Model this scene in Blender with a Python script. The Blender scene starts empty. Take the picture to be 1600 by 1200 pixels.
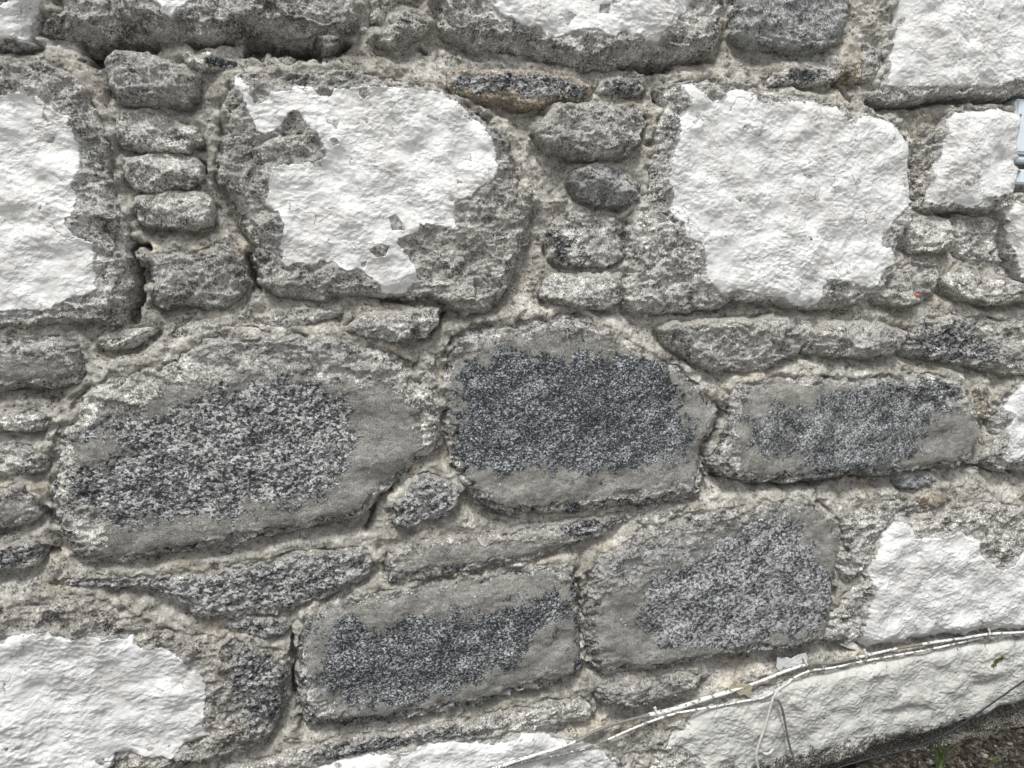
import bpy, math, random
import numpy as np
from mathutils import Vector, Matrix

random.seed(7)
R = math.radians
S = bpy.context.scene

# ------------------------------------------------------------------ camera
F_PX = 1155.0                      # focal length in photo pixels (1600 wide)
YAW, PITCH = R(16.5), R(-7.4)      # looks right along the wall, slightly down
ZC = 0.93
cam_d = bpy.data.cameras.new("camera")
cam = bpy.data.objects.new("camera", cam_d)
S.collection.objects.link(cam)
cam_d.sensor_width = 36.0
cam_d.lens = F_PX / 1600 * 36.0
cam_d.clip_start = 0.02
cam_d.clip_end = 500
CP = Vector((0.0, -1.38, ZC))
cam.location = CP
cam.rotation_euler = (R(90) + PITCH, 0, -YAW)
S.camera = cam
S.render.resolution_x, S.render.resolution_y = 1024, 768
CR = cam.rotation_euler.to_matrix()
CRn = np.array(CR)

def at(px, py, h=0.0):
    """photo pixel -> point (x, z) on the wall plane y = -h"""
    d = CRn @ np.array([(px - 800) / F_PX, -(py - 600) / F_PX, -1.0])
    t = (-h - CP.y) / d[1]
    return (CP.x + t * d[0], CP.z + t * d[2])

def at3(px, py, h=0.0):
    x, z = at(px, py, h)
    return Vector((x, -h, z))

# ------------------------------------------------------------------ light
SUN_EL, SUN_ROT = R(64), R(207)
w = bpy.data.worlds.new("World"); S.world = w; w.use_nodes = True
nt = w.node_tree
bg = nt.nodes["Background"]
sky = nt.nodes.new("ShaderNodeTexSky"); sky.sky_type = 'NISHITA'; sky.sun_disc = False
sky.sun_elevation = SUN_EL; sky.sun_rotation = SUN_ROT
sky.dust_density = 4.0; sky.air_density = 1.0; sky.ozone_density = 1.0
hs = nt.nodes.new("ShaderNodeHueSaturation"); hs.inputs['Saturation'].default_value = 0.32
nt.links.new(sky.outputs[0], hs.inputs['Color']); nt.links.new(hs.outputs[0], bg.inputs[0])
bg.inputs[1].default_value = 0.112
sun_d = bpy.data.lights.new("sun", 'SUN'); sun_d.energy = 2.1; sun_d.angle = R(10)
sun_d.color = (1.0, 0.982, 0.952)
sun = bpy.data.objects.new("sun", sun_d); S.collection.objects.link(sun)
sd = Vector((math.sin(SUN_ROT) * math.cos(SUN_EL), math.cos(SUN_ROT) * math.cos(SUN_EL), math.sin(SUN_EL)))
sun.rotation_euler = sd.to_track_quat('Z', 'Y').to_euler()
S.view_settings.view_transform = 'Standard'; S.view_settings.look = 'None'
S.view_settings.exposure = 0.60; S.view_settings.gamma = 1
S.view_settings.use_curve_mapping = False

# ------------------------------------------------------------------ helpers
def tag(o, label=None, cat=None, group=None, kind=None):
    if label: o["label"] = label
    if cat: o["category"] = cat
    if group: o["group"] = group
    if kind: o["kind"] = kind
    return o

def link(o, parent=None):
    S.collection.objects.link(o)
    if parent is not None: o.parent = parent
    return o

def empty(name, loc):
    o = bpy.data.objects.new(name, None); link(o); o.location = loc
    o.empty_display_size = 0.05
    return o

def wloc(o):
    l = Vector(o.location)
    p = o.parent
    while p is not None:
        l += Vector(p.location); p = p.parent
    return l

def np_mesh(name, co, faces, mat, parent=None, loc=(0, 0, 0), attrs=None, smooth=True):
    """co (n,3) world coordinates; faces (m,4) or (m,3) int"""
    me = bpy.data.meshes.new(name)
    co = np.asarray(co, dtype=np.float64)
    loc = Vector(loc)
    n, m, k = len(co), len(faces), faces.shape[1]
    me.vertices.add(n)
    me.vertices.foreach_set("co", (co - np.array(loc)).astype(np.float32).ravel())
    me.loops.add(m * k); me.polygons.add(m)
    me.loops.foreach_set("vertex_index", faces.astype(np.int32).ravel())
    me.polygons.foreach_set("loop_start", np.arange(0, m * k, k, dtype=np.int32))
    me.polygons.foreach_set("loop_total", np.full(m, k, dtype=np.int32))
    me.polygons.foreach_set("use_smooth", np.full(m, smooth, dtype=bool))
    me.update(calc_edges=True)
    for an, arr in (attrs or {}).items():
        a = me.attributes.new(an, 'FLOAT_COLOR', 'POINT')
        rgba = np.ones((n, 4), dtype=np.float32); rgba[:, :3] = arr
        a.data.foreach_set("color", rgba.ravel())
    me.materials.append(mat)
    o = bpy.data.objects.new(name, me)
    link(o, parent)
    pl = wloc(parent) if parent is not None else Vector((0, 0, 0))
    o.location = loc - pl
    return o

# noise on numpy arrays -------------------------------------------------
_rng = np.random.RandomState(11)
_PERM = _rng.permutation(512).astype(np.int64)
_PERM = np.concatenate([_PERM, _PERM])
_ANG = _rng.rand(512) * 2 * np.pi
_GX, _GY = np.cos(_ANG).astype(np.float32), np.sin(_ANG).astype(np.float32)

def perlin(x, y, seed=0):
    x = x + seed * 17.31; y = y + seed * 9.73
    xi = np.floor(x).astype(np.int64); yi = np.floor(y).astype(np.int64)
    fx = (x - xi).astype(np.float32); fy = (y - yi).astype(np.float32)
    xa = xi & 511; xb = (xi + 1) & 511; ya = yi & 511; yb = (yi + 1) & 511
    pa, pb = _PERM[xa], _PERM[xb]
    h00 = _PERM[(pa + ya) & 1023]; h10 = _PERM[(pb + ya) & 1023]
    h01 = _PERM[(pa + yb) & 1023]; h11 = _PERM[(pb + yb) & 1023]
    u = fx * fx * fx * (fx * (fx * 6 - 15) + 10); v = fy * fy * fy * (fy * (fy * 6 - 15) + 10)
    n00 = _GX[h00] * fx + _GY[h00] * fy
    n10 = _GX[h10] * (fx - 1) + _GY[h10] * fy
    n01 = _GX[h01] * fx + _GY[h01] * (fy - 1)
    n11 = _GX[h11] * (fx - 1) + _GY[h11] * (fy - 1)
    a = n00 + u * (n10 - n00); b = n01 + u * (n11 - n01)
    return (a + v * (b - a)) * 1.41

def fbm(x, y, wl, octv=4, gain=0.5, seed=0, ridged=False):
    s = np.zeros(np.broadcast(x, y).shape, np.float32); a = 1.0; tot = 0
    c, sn = 0.8, 0.6
    xx, yy = x / wl, y / wl
    for i in range(octv):
        n = perlin(xx, yy, seed + i * 3)
        if ridged: n = 1 - 2 * np.abs(n)
        s += a * n; tot += a; a *= gain
        xx, yy = (c * xx - sn * yy) * 2.03, (sn * xx + c * yy) * 2.03
    return s / tot

def sstep(a, b, x):
    t = np.clip((x - a) / (b - a), 0, 1)
    return t * t * (3 - 2 * t)

def chaikin(P, n=1):
    P = np.asarray(P, float)
    for _ in range(n):
        Q = np.roll(P, -1, axis=0)
        P = np.stack([P * 0.78 + Q * 0.22, P * 0.22 + Q * 0.78], 1).reshape(-1, 2)
    return P

def sdist(P, X, Y):
    """signed distance, positive inside polygon P"""
    P = np.asarray(P, float)
    d2 = np.full(X.shape, 1e9, np.float64); ins = np.zeros(X.shape, bool)
    n = len(P)
    for i in range(n):
        ax, ay = P[i]; bx, by = P[(i + 1) % n]
        ex, ey = bx - ax, by - ay
        L = ex * ex + ey * ey + 1e-12
        t = np.clip(((X - ax) * ex + (Y - ay) * ey) / L, 0, 1)
        dx = X - ax - t * ex; dy = Y - ay - t * ey
        d2 = np.minimum(d2, dx * dx + dy * dy)
        if ay != by:
            c = ((ay > Y) != (by > Y)) & (X < (bx - ax) * (Y - ay) / (by - ay) + ax)
            ins ^= c
    d = np.sqrt(d2)
    return np.where(ins, d, -d)

def blur(A, r, n=2):
    for _ in range(n):
        for ax in (0, 1):
            pad = [(0, 0), (0, 0)]; pad[ax] = (r + 1, r)
            B = np.cumsum(np.pad(A, pad, mode='edge').astype(np.float64), axis=ax)
            L = A.shape[ax]
            hi = np.take(B, np.arange(2 * r + 1, 2 * r + 1 + L), axis=ax)
            lo = np.take(B, np.arange(0, L), axis=ax)
            A = ((hi - lo) / (2 * r + 1)).astype(np.float32)
    return A

# ------------------------------------------------------------------ materials
class NT:
    def __init__(s, name):
        s.m = bpy.data.materials.new(name); s.m.use_nodes = True
        s.t = s.m.node_tree; s.b = s.t.nodes['Principled BSDF']
        s.co = s.t.nodes.new('ShaderNodeTexCoord').outputs['Object']
    def n(s, typ, **kw):
        nd = s.t.nodes.new(typ)
        for k, v in kw.items(): setattr(nd, k, v)
        return nd
    def put(s, sock, v):
        if isinstance(v, (int, float)): sock.default_value = v
        elif isinstance(v, tuple): sock.default_value = v if len(v) == len(sock.default_value) else (*v, 1.0)
        else: s.t.links.new(v, sock)
    def geo(s):
        return s.n('ShaderNodeNewGeometry').outputs['Position']
    def mapping(s, sc=(1, 1, 1), rot=(0, 0, 0), src=None, tex=False):
        m = s.n('ShaderNodeMapping')
        if tex: m.vector_type = 'TEXTURE'
        s.put(m.inputs[0], src or s.geo())
        m.inputs['Scale'].default_value = sc; m.inputs['Rotation'].default_value = rot
        return m.outputs[0]
    def noise(s, scale, detail=4, rough=0.6, vec=None, dist=0.0):
        n = s.n('ShaderNodeTexNoise'); s.put(n.inputs['Vector'], vec or s.geo())
        n.inputs['Scale'].default_value = scale; n.inputs['Detail'].default_value = detail
        n.inputs['Roughness'].default_value = rough; n.inputs['Distortion'].default_value = dist
        return n.outputs['Fac']
    def vor(s, scale, vec=None, feat='F1', out='Color', rnd=1.0):
        n = s.n('ShaderNodeTexVoronoi'); n.feature = feat
        s.put(n.inputs['Vector'], vec or s.geo()); n.inputs['Scale'].default_value = scale
        n.inputs['Randomness'].default_value = rnd
        return n.outputs[out]
    def math(s, op, a, b=0.0, c=None, clamp=False):
        n = s.n('ShaderNodeMath', operation=op); n.use_clamp = clamp
        s.put(n.inputs[0], a); s.put(n.inputs[1], b)
        if c is not None: s.put(n.inputs[2], c)
        return n.outputs[0]
    def ramp(s, f, *stops, interp='LINEAR'):
        r = s.n('ShaderNodeValToRGB'); s.put(r.inputs[0], f)
        cr = r.color_ramp; cr.interpolation = interp
        while len(cr.elements) < len(stops): cr.elements.new(0.5)
        for e, (p, c) in zip(cr.elements, stops):
            e.position = p
            e.color = (c, c, c, 1) if isinstance(c, (int, float)) else (*c, 1)
        return r.outputs[0]
    def step(s, f, a, b):
        n = s.n('ShaderNodeMapRange'); n.interpolation_type = 'SMOOTHSTEP'
        s.put(n.inputs[0], f); n.inputs[1].default_value = a; n.inputs[2].default_value = b
        return n.outputs[0]
    def mix(s, f, a, b, blend='MIX'):
        n = s.n('ShaderNodeMix', data_type='RGBA', blend_type=blend)
        s.put(n.inputs[0], f); s.put(n.inputs[6], a); s.put(n.inputs[7], b)
        return n.outputs[2]
    def attr(s, name):
        n = s.n('ShaderNodeAttribute'); n.attribute_name = name
        return n.outputs['Color']
    def sep(s, c):
        n = s.n('ShaderNodeSeparateColor'); s.put(n.inputs[0], c)
        return n.outputs
    def bump(s, h, dist, strength=1.0, prev=None):
        n = s.n('ShaderNodeBump'); s.put(n.inputs['Height'], h)
        n.inputs['Distance'].default_value = dist; n.inputs['Strength'].default_value = strength
        if prev is not None: s.put(n.inputs['Normal'], prev)
        return n.outputs[0]
    def out(s, col, rough, normal=None, spec=0.3):
        s.put(s.b.inputs['Base Color'], col); s.put(s.b.inputs['Roughness'], rough)
        s.b.inputs['Specular IOR Level'].default_value = spec
        if normal is not None: s.put(s.b.inputs['Normal'], normal)
        return s.m

def mat_stone():
    m = NT("rough_stone")
    M = m.sep(m.attr("mask")); T = m.attr("tint")
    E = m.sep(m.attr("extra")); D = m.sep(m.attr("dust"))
    n1 = m.noise(20, 5, 0.65); n2 = m.noise(75, 6, 0.75); n3 = m.noise(300, 5, 0.85); n4 = m.noise(620, 3, 0.8)
    T = m.mix(1.0, T, (1.19, 1.19, 1.155), 'MULTIPLY')
    base = m.mix(1.0, T, m.ramp(n1, (0.38, 0.72), (0.62, 1.30)), 'MULTIPLY')
    base = m.mix(1.0, base, m.ramp(n2, (0.37, 0.52), (0.47, 0.92), (0.53, 1.06), (0.62, 1.45)), 'MULTIPLY')
    base = m.mix(1.0, base, m.ramp(n3, (0.41, 0.62), (0.50, 1.0), (0.58, 1.42)), 'MULTIPLY')
    base = m.mix(0.5, base, m.ramp(n4, (0.40, 0.6), (0.60, 1.4)), 'MULTIPLY')
    # pale lime dust left in cloudy streaks
    lime = m.step(m.math('ADD', m.noise(34, 9, 0.78, m.mapping((1, 1, 1.7))), m.math('MULTIPLY', M[2], 0.11)), 0.52, 0.62)
    grit = m.ramp(n3, (0.42, (0.30, 0.295, 0.275)), (0.58, (0.66, 0.64, 0.60)))
    base = m.mix(m.math('MULTIPLY', lime, 0.7), base, grit)
    # black grime specks
    blk = m.step(m.math('ADD', m.noise(210, 5, 0.8), m.math('MULTIPLY', m.noise(26, 4, 0.6), 0.6)), 0.855, 0.90)
    base = m.mix(m.math('MULTIPLY', blk, 0.8), base, (0.028, 0.027, 0.025))
    # warm lichen/iron areas
    base = m.mix(m.math('MULTIPLY', E[0], m.step(m.noise(120, 5, 0.7), 0.40, 0.60)), base, m.mix(1.0, m.ramp(n3, (.42, .5), (.58, 1.7)), (0.30, 0.235, 0.16), 'MULTIPLY'))
    # granite grains
    gv = m.mapping((1, 1, 1.3), (0, R(14), 0))
    gv2 = m.n('ShaderNodeVectorMath', operation='ADD')
    nn = m.n('ShaderNodeTexNoise'); m.put(nn.inputs['Vector'], m.geo()); nn.inputs['Scale'].default_value = 170; nn.inputs['Detail'].default_value = 4
    sc = m.n('ShaderNodeVectorMath', operation='SCALE'); m.put(sc.inputs[0], nn.outputs['Color']); sc.inputs['Scale'].default_value = 0.0032
    m.put(gv2.inputs[0], gv); m.put(gv2.inputs[1], sc.outputs[0])
    g1 = m.sep(m.mix(m.step(E[2], .2, .6), m.vor(185, gv2.outputs[0]), m.vor(290, gv2.outputs[0])))[0]
    g2 = m.sep(m.vor(430, gv2.outputs[0]))[1]
    gmix = m.math('ADD', m.math('MULTIPLY', g1, 0.55), m.math('MULTIPLY', g2, 0.45))
    gmix = m.math('ADD', gmix, m.math('MULTIPLY', m.math('SUBTRACT', m.noise(34, 8, 0.76, m.mapping((2.2, 1, .75), (0, R(-32), 0), tex=True)), 0.5), 1.25))
    gmix = m.math('ADD', gmix, m.math('MULTIPLY', m.math('SUBTRACT', E[1], 0.5), 0.75))
    gran = m.ramp(gmix, (0.22, (0.022, 0.024, 0.025)), (0.40, (0.085, 0.089, 0.090)), (0.56, (0.20, 0.205, 0.206)), (0.70, (0.42, 0.425, 0.42)), (0.84, (0.66, 0.66, 0.645)))
    gran = m.mix(E[2], gran, m.mix(1.0, gran, (0.90, 0.94, 1.0), 'MULTIPLY'))
    # brush-smooth cement skim
    sk = m.noise(50, 7, 0.68, m.mapping((1, 1, 2.2)))
    sk2 = m.noise(520, 4, 0.85)
    skim = m.mix(1.0, m.ramp(sk, (0.40, (0.192, 0.189, 0.172)), (0.60, (0.310, 0.307, 0.283))), m.ramp(sk2, (0.42, 0.52), (0.58, 1.58)), 'MULTIPLY')
    spk = m.step(m.vor(330, None, 'F1', 'Distance'), 0.22, 0.12)
    spk = m.math('MULTIPLY', spk, m.step(m.sep(m.vor(330))[0], 0.88, 0.92))
    skim = m.mix(m.math('MULTIPLY', spk, 0.7), skim, (0.52, 0.51, 0.48))
    ns = m.math('MULTIPLY', m.math('SUBTRACT', m.noise(36, 8, 0.75), 0.5), 4.0)
    fs = m.step(m.math('ADD', M[1], ns), 0.40, 0.50)
    ng = m.math('MULTIPLY', m.math('SUBTRACT', m.noise(30, 11, 0.82), 0.5), 4.6)
    fg = m.step(m.math('ADD', M[0], ng), 0.42, 0.52)
    col = m.mix(fs, base, skim)
    col = m.mix(fg, col, gran)
    # mortar dust lapping over the rim and the upper ledges
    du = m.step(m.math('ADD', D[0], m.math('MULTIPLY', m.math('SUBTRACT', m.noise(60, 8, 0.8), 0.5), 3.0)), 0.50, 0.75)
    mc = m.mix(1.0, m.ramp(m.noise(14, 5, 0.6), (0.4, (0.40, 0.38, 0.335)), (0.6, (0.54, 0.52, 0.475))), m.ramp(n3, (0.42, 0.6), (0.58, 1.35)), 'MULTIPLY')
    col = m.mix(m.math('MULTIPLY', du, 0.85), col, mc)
    tr = m.step(m.math('ADD', D[1], m.math('MULTIPLY', m.math('SUBTRACT', m.noise(70, 10, 0.82), 0.5), 6.0)), 0.98, 1.10)
    col = m.mix(m.math('MULTIPLY', tr, 0.9), col, (0.58, 0.585, 0.575))
    # small white chips
    chip = m.math('MULTIPLY', m.step(m.vor(75, None, 'F1', 'Distance'), 0.19, 0.12), m.step(m.noise(11, 2, 0.5), 0.48, 0.56))
    chip = m.math('MULTIPLY', chip, m.step(m.sep(m.vor(75))[2], 0.84, 0.87))
    col = m.mix(chip, col, (0.68, 0.68, 0.66))
    rough_h = m.math('ADD', m.math('ADD', m.math('MULTIPLY', n2, 1.1), m.math('MULTIPLY', n3, 0.75)), m.math('MULTIPLY', n4, 0.25))
    flat = m.math('SUBTRACT', 1.0, m.math('MULTIPLY', fs, 0.75))
    hb = m.math('ADD', m.math('MULTIPLY', rough_h, flat), m.math('MULTIPLY', m.math('MULTIPLY', gmix, fg), 0.38))
    hb = m.math('ADD', hb, m.math('MULTIPLY', sk2, 0.32))
    hb = m.math('ADD', hb, m.math('MULTIPLY', m.math('SUBTRACT', 1.0, fg), 0.13))
    hb = m.math('SUBTRACT', hb, m.math('MULTIPLY', blk, 0.10))
    return m.out(col, m.math('SUBTRACT', 0.92, m.math('MULTIPLY', fg, 0.25)), m.bump(hb, 0.006, 0.9), 0.3)

def mat_mortar():
    m = NT("lime_mortar")
    n1 = m.noise(13, 5, 0.65); n2 = m.noise(70, 7, 0.75); n3 = m.noise(300, 5, 0.85)
    c = m.ramp(n1, (0.38, (0.33, 0.318, 0.278)), (0.5, (0.473, 0.459, 0.412)), (0.62, (0.615, 0.60, 0.552)))
    c = m.mix(1.0, c, m.ramp(n2, (0.38, 0.62), (0.5, 1.0), (0.61, 1.28)), 'MULTIPLY')
    c = m.mix(1.0, c, m.ramp(n3, (0.41, 0.70), (0.5, 1.0), (0.59, 1.24)), 'MULTIPLY')
    pink = m.step(m.noise(9, 5, 0.65, m.mapping((1, 1, 1.6))), 0.52, 0.62)
    c = m.mix(m.math('MULTIPLY', pink, 0.5), c, m.mix(1.0, c, (1.0, 0.91, 0.76), 'MULTIPLY'))
    # grey stony rubble and grime worked into the joints
    gr = m.step(m.noise(24, 8, 0.78), 0.515, 0.575)
    gc = m.mix(1.0, m.ramp(m.noise(250, 5, 0.85), (0.41, 0.35), (0.59, 1.8)), (0.29, 0.283, 0.262), 'MULTIPLY')
    c = m.mix(m.math('MULTIPLY', gr, 0.75), c, gc)
    dk = m.step(m.math('ADD', m.noise(180, 5, 0.8), m.math('MULTIPLY', m.noise(30, 4, 0.6), 0.6)), 0.895, 0.935)
    c = m.mix(m.math('MULTIPLY', dk, 0.75), c, (0.035, 0.032, 0.028))
    low = m.sep(m.attr("mask"))[0]
    gm = m.step(m.math('ADD', low, m.math('MULTIPLY', m.math('SUBTRACT', m.noise(50, 8, 0.8), 0.5), 3.2)), 0.42, 0.56)
    c = m.mix(m.math('MULTIPLY', gm, 0.9), c, m.ramp(m.noise(260, 5, 0.85), (0.42, (0.018, 0.016, 0.012)), (0.52, (0.07, 0.062, 0.048)), (0.60, (0.42, 0.41, 0.37))))
    gs = m.math('MULTIPLY', m.step(m.vor(170, None, 'F1', 'Distance'), 0.34, 0.2), m.step(m.sep(m.vor(170))[0], 0.86, 0.90))
    c = m.mix(gs, c, m.ramp(m.sep(m.vor(170))[1], (0.3, (0.07, 0.068, 0.062)), (0.7, (0.42, 0.41, 0.385)), interp='CONSTANT'))
    h = m.math('ADD', m.math('MULTIPLY', n2, 1.1), m.math('MULTIPLY', n3, 0.7))
    h = m.math('ADD', h, m.math('MULTIPLY', gs, 0.15))
    h = m.math('SUBTRACT', h, m.math('MULTIPLY', dk, 0.12))
    return m.out(c, 0.95, m.bump(h, 0.006, 0.9), 0.2)

def mat_paint(dirty=0.0, name="white_paint"):
    m = NT(name)
    n1 = m.noise(14, 5, 0.65); f3 = m.noise(240, 6, 0.8)
    c = m.ramp(n1, (0.38, (0.52, 0.522, 0.51)), (0.62, (0.665, 0.675, 0.668)))
    if dirty > .5: c = m.mix(1.0, c, (0.82, 0.82, 0.79), 'MULTIPLY')
    # film worn thin: grey-beige flecks
    wr = m.step(m.noise(10, 8, 0.72), 0.505 - dirty * 0.07, 0.60 - dirty * .05)
    fine = m.step(f3, 0.50, 0.545)
    c = m.mix(m.math('MULTIPLY', m.math('MULTIPLY', wr, fine), 0.65), c, (0.42, 0.40, 0.36))
    st = m.step(m.noise(26, 8, 0.75, m.mapping((1, 1, 1.9), (0, R(-20), 0))), 0.53 - dirty * 0.03, 0.64)
    c = m.mix(m.math('MULTIPLY', st, 0.42 + dirty * 0.35), c, (0.40, 0.395, 0.365))
    cv = m.n('ShaderNodeTexNoise'); m.put(cv.inputs['Vector'], m.geo()); cv.inputs['Scale'].default_value = 25; cv.inputs['Detail'].default_value = 6
    cs = m.n('ShaderNodeVectorMath', operation='SCALE'); m.put(cs.inputs[0], cv.outputs['Color']); cs.inputs['Scale'].default_value = 0.09
    ca = m.n('ShaderNodeVectorMath', operation='ADD'); m.put(ca.inputs[0], m.geo()); m.put(ca.inputs[1], cs.outputs[0])
    crk = m.math('MULTIPLY', m.step(m.vor(7.5, ca.outputs[0], 'DISTANCE_TO_EDGE', 'Distance'), 0.012, 0.003), m.step(m.noise(8, 3, .6), 0.53, 0.60))
    c = m.mix(m.math('MULTIPLY', crk, 0.8), c, (0.16, 0.15, 0.13))
    pits = m.step(m.noise(260, 3, 0.7), 0.655, 0.69)
    c = m.mix(m.math('MULTIPLY', pits, 0.7), c, (0.20, 0.19, 0.17))
    if dirty > 0.5:
        low = m.sep(m.attr("mask"))[0]
        dn = m.step(m.math('ADD', low, m.math('MULTIPLY', m.math('SUBTRACT', m.noise(50, 9, 0.82), 0.5), 3.4)), 0.44, 0.54)
        c = m.mix(m.math('MULTIPLY', dn, 0.95), c, m.ramp(m.noise(240, 5, 0.85), (0.45, (0.016, 0.014, 0.010)), (0.54, (0.075, 0.068, 0.055)), (0.63, (0.50, 0.49, 0.45))))
    v = m.mapping((1.3, 1, .85), (0, R(-20), 0), tex=True)
    h = m.math('ADD', m.math('MULTIPLY', m.noise(135, 2, 0.4, v, 0.25), m.math('ADD', 0.25, m.math('MULTIPLY', m.step(m.noise(18, 4, 0.6), 0.40, 0.62), 0.75))), m.math('MULTIPLY', m.noise(420, 2, 0.5, v), 0.12))
    h = m.math('SUBTRACT', h, m.math('MULTIPLY', crk, 0.15))
    return m.out(c, 0.6, m.bump(h, 0.006, 0.68), 0.35)

STONE, MORTAR = mat_stone(), mat_mortar()
PAINT, PAINT_D = mat_paint(0.12), mat_paint(0.9, "dirty_white_paint")

# ------------------------------------------------------------------ stones traced on the wall
# tints: cool grey, warm grey, pale, dark
G = (0.46, 0.456, 0.44); GD = (0.40, 0.395, 0.38); GP = (0.52, 0.512, 0.488); GW = (0.45, 0.41, 0.35)
Y, N = True, False
STN = []
def st(poly, h=0.0, tint=G, label=None, w=9, rough=1.0, paint=None, holes=(), gran=None, gb=0.5, blue=0.0,
       skim=None, lime=0.0, warm=0.0, spall=5, dirty=False, pale=None, tilt=(0, 0), facet=1.0, ramp=0):
    STN.append(dict(poly=poly, h=h / 1000, tint=tint, label=label, w=w / 1000, rough=rough, paint=paint, holes=holes,
                    gran=gran, gb=gb, blue=blue, skim=skim, lime=lime, warm=warm, spall=spall / 1000, dirty=dirty,
                    pale=pale, tilt=tilt, facet=facet))

# top course
st([(-150,-120),(85,-120),(78,0),(55,22),(50,60),(62,72),(30,77),(0,76),(-150,78)], 6, GD, "corner stone with peeling white paint, top left", spall=3,
   paint=[(-200,8),(0,14),(14,3),(26,-30),(95,-30),(76,-2),(60,10),(49,25),(46,44),(48,60),(36,63),(18,60),(0,62),(-200,60)])
st([(80,-120),(75,0),(56,20),(48,38),(72,50),(100,50),(140,60),(200,55),(262,52),(332,60),(400,50),(470,62),(530,60),(560,46),(569,28),(563,0),(560,-120)],
   8, GD, "long dark stone overhanging the deep gap under the top course", w=16, lime=0.3, tilt=(0, .10), spall=8,
   paint=[(200,-40),(208,-5),(216,5),(228,6),(238,2),(250,9),(254,23),(268,30),(279,19),(296,6),(312,-3),(322,-40)])
st([(583,60),(600,42),(610,26),(632,12),(650,15),(676,30),(668,43),(648,53),(643,65),(612,67)], 2, G, None, w=7, facet=2.2)
st([(572,-120),(575,10),(588,32),(606,22),(628,5),(655,5),(668,-20),(668,-120)], -8, GP, None)
st([(672,-120),(680,20),(692,50),(742,72),(790,72),(830,82),(862,92),(905,103),(960,106),(992,93),(1012,89),(1062,91),(1108,86),(1130,72),(1135,48),(1142,-120)],
   8, G, "wide top stone with scalloped white paint edge", w=14, lime=0.5, spall=9,
   paint=[(748,-50),(756,2),(770,16),(786,30),(800,36),(816,43),(840,45),(852,60),(878,57),(905,48),(931,48),(941,57),(958,59),(974,50),(984,58),(998,61),(1014,68),(1027,66),(1038,46),(1050,48),(1057,30),(1075,15),(1080,-5),(1088,-50)],
   holes=[[(936,10),(950,9),(949,24),(934,22)]])
st([(1150,-120),(1148,48),(1158,60),(1200,70),(1240,78),(1266,81),(1300,78),(1318,62),(1328,40),(1334,10),(1338,-120)], 5, (0.329,0.340,0.347), "smooth blue-grey top stone", w=9, lime=0.2, rough=.7)
st([(1402,-120),(1408,0),(1400,55),(1388,100),(1376,135),(1360,158),(1400,161),(1450,153),(1500,151),(1560,152),(1640,146),(1760,140),(1760,-120)], 10, GD, "big white painted stone, top right", w=6, spall=3,
   paint=[(1400,-50),(1405,5),(1400,48),(1392,70),(1393,95),(1388,118),(1384,134),(1400,137),(1440,137),(1480,138),(1510,137),(1550,136),(1575,128),(1600,123),(1790,113),(1790,-50)])
st([(1322,96),(1334,86),(1352,90),(1356,108),(1350,126),(1330,121)], -6, GW, None, w=4, warm=.3)
st([(1356,60),(1386,72),(1388,108),(1374,126),(1356,122),(1352,95)], -10, G, None, w=6)
st([(1198,130),(1208,115),(1244,98),(1280,100),(1316,103),(1326,113),(1310,126),(1280,133),(1250,130),(1207,133)], -3, G, None, w=6, gran=[(1235,105),(1290,105),(1280,128),(1230,125)], gb=.4, blue=.4)
# first course
st([(-150,84),(0,85),(50,94),(108,104),(134,130),(145,160),(162,190),(176,230),(181,300),(196,340),(206,380),(207,440),(202,500),(186,514),(150,509),(100,501),(50,513),(0,512),(-150,515)],
   6, G, "tall stone with broad white paint at the left edge", w=7, lime=.25, spall=4,
   paint=[(-200,146),(0,152),(25,147),(56,151),(90,175),(112,185),(113,200),(120,218),(126,225),(128,250),(127,268),(118,290),(122,310),(122,330),(118,341),(107,343),(107,355),(120,370),(147,380),(151,400),(150,425),(154,455),(130,462),(105,468),(85,481),(68,486),(40,484),(0,486),(-200,486)])
st([(168,92),(180,82),(230,85),(268,102),(306,122),(306,146),(292,159),(250,156),(215,159),(185,153),(172,130)], 1, (0.360,0.360,0.355), "topmost pinning stone of the left stack", w=6, tilt=(0, .25), facet=1.5, lime=.3)
st([(180,170),(230,168),(262,180),(306,200),(313,215),(290,233),(260,236),(225,231),(195,226),(182,210)], -2, G, None, w=6, tilt=(0, .35), facet=1.5, lime=.35)
st([(195,250),(240,240),(300,242),(313,255),(313,275),(290,291),(245,299),(210,291),(195,275)], -3, G, None, w=6, tilt=(0, .3), facet=1.6, lime=.2)
st([(211,322),(215,306),(260,300),(315,300),(331,320),(331,346),(300,354),(250,353),(220,346)], -3, G, None, w=6, tilt=(0, .3), facet=1.5, lime=.2)
st([(225,397),(270,389),(330,380),(366,386),(383,410),(386,446),(366,476),(310,481),(250,483),(232,466),(236,440)], 2, (0.350,0.350,0.341), "largest pinning stone at the foot of the left stack", w=7, facet=1.3, lime=.2)
st([(208,396),(220,387),(233,394),(226,408),(213,404)], -10, GP, None, w=3)
st([(275,80),(310,74),(345,82),(373,90),(369,101),(352,109),(330,101),(318,109),(285,96)], -8, GP, None, w=5, gran=[(318,80),(372,88),(360,108),(320,100)], gb=.35, blue=.5)
st([(498,57),(520,56),(532,64),(524,80),(508,86),(500,72)], 6, (0.22,0.22,0.205), "small wedge stone stuck in the gap under the top course", w=3, rough=.5)
st([(436,92),(446,84),(462,88),(458,100),(446,102)], -10, GD, None, w=3)
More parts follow.
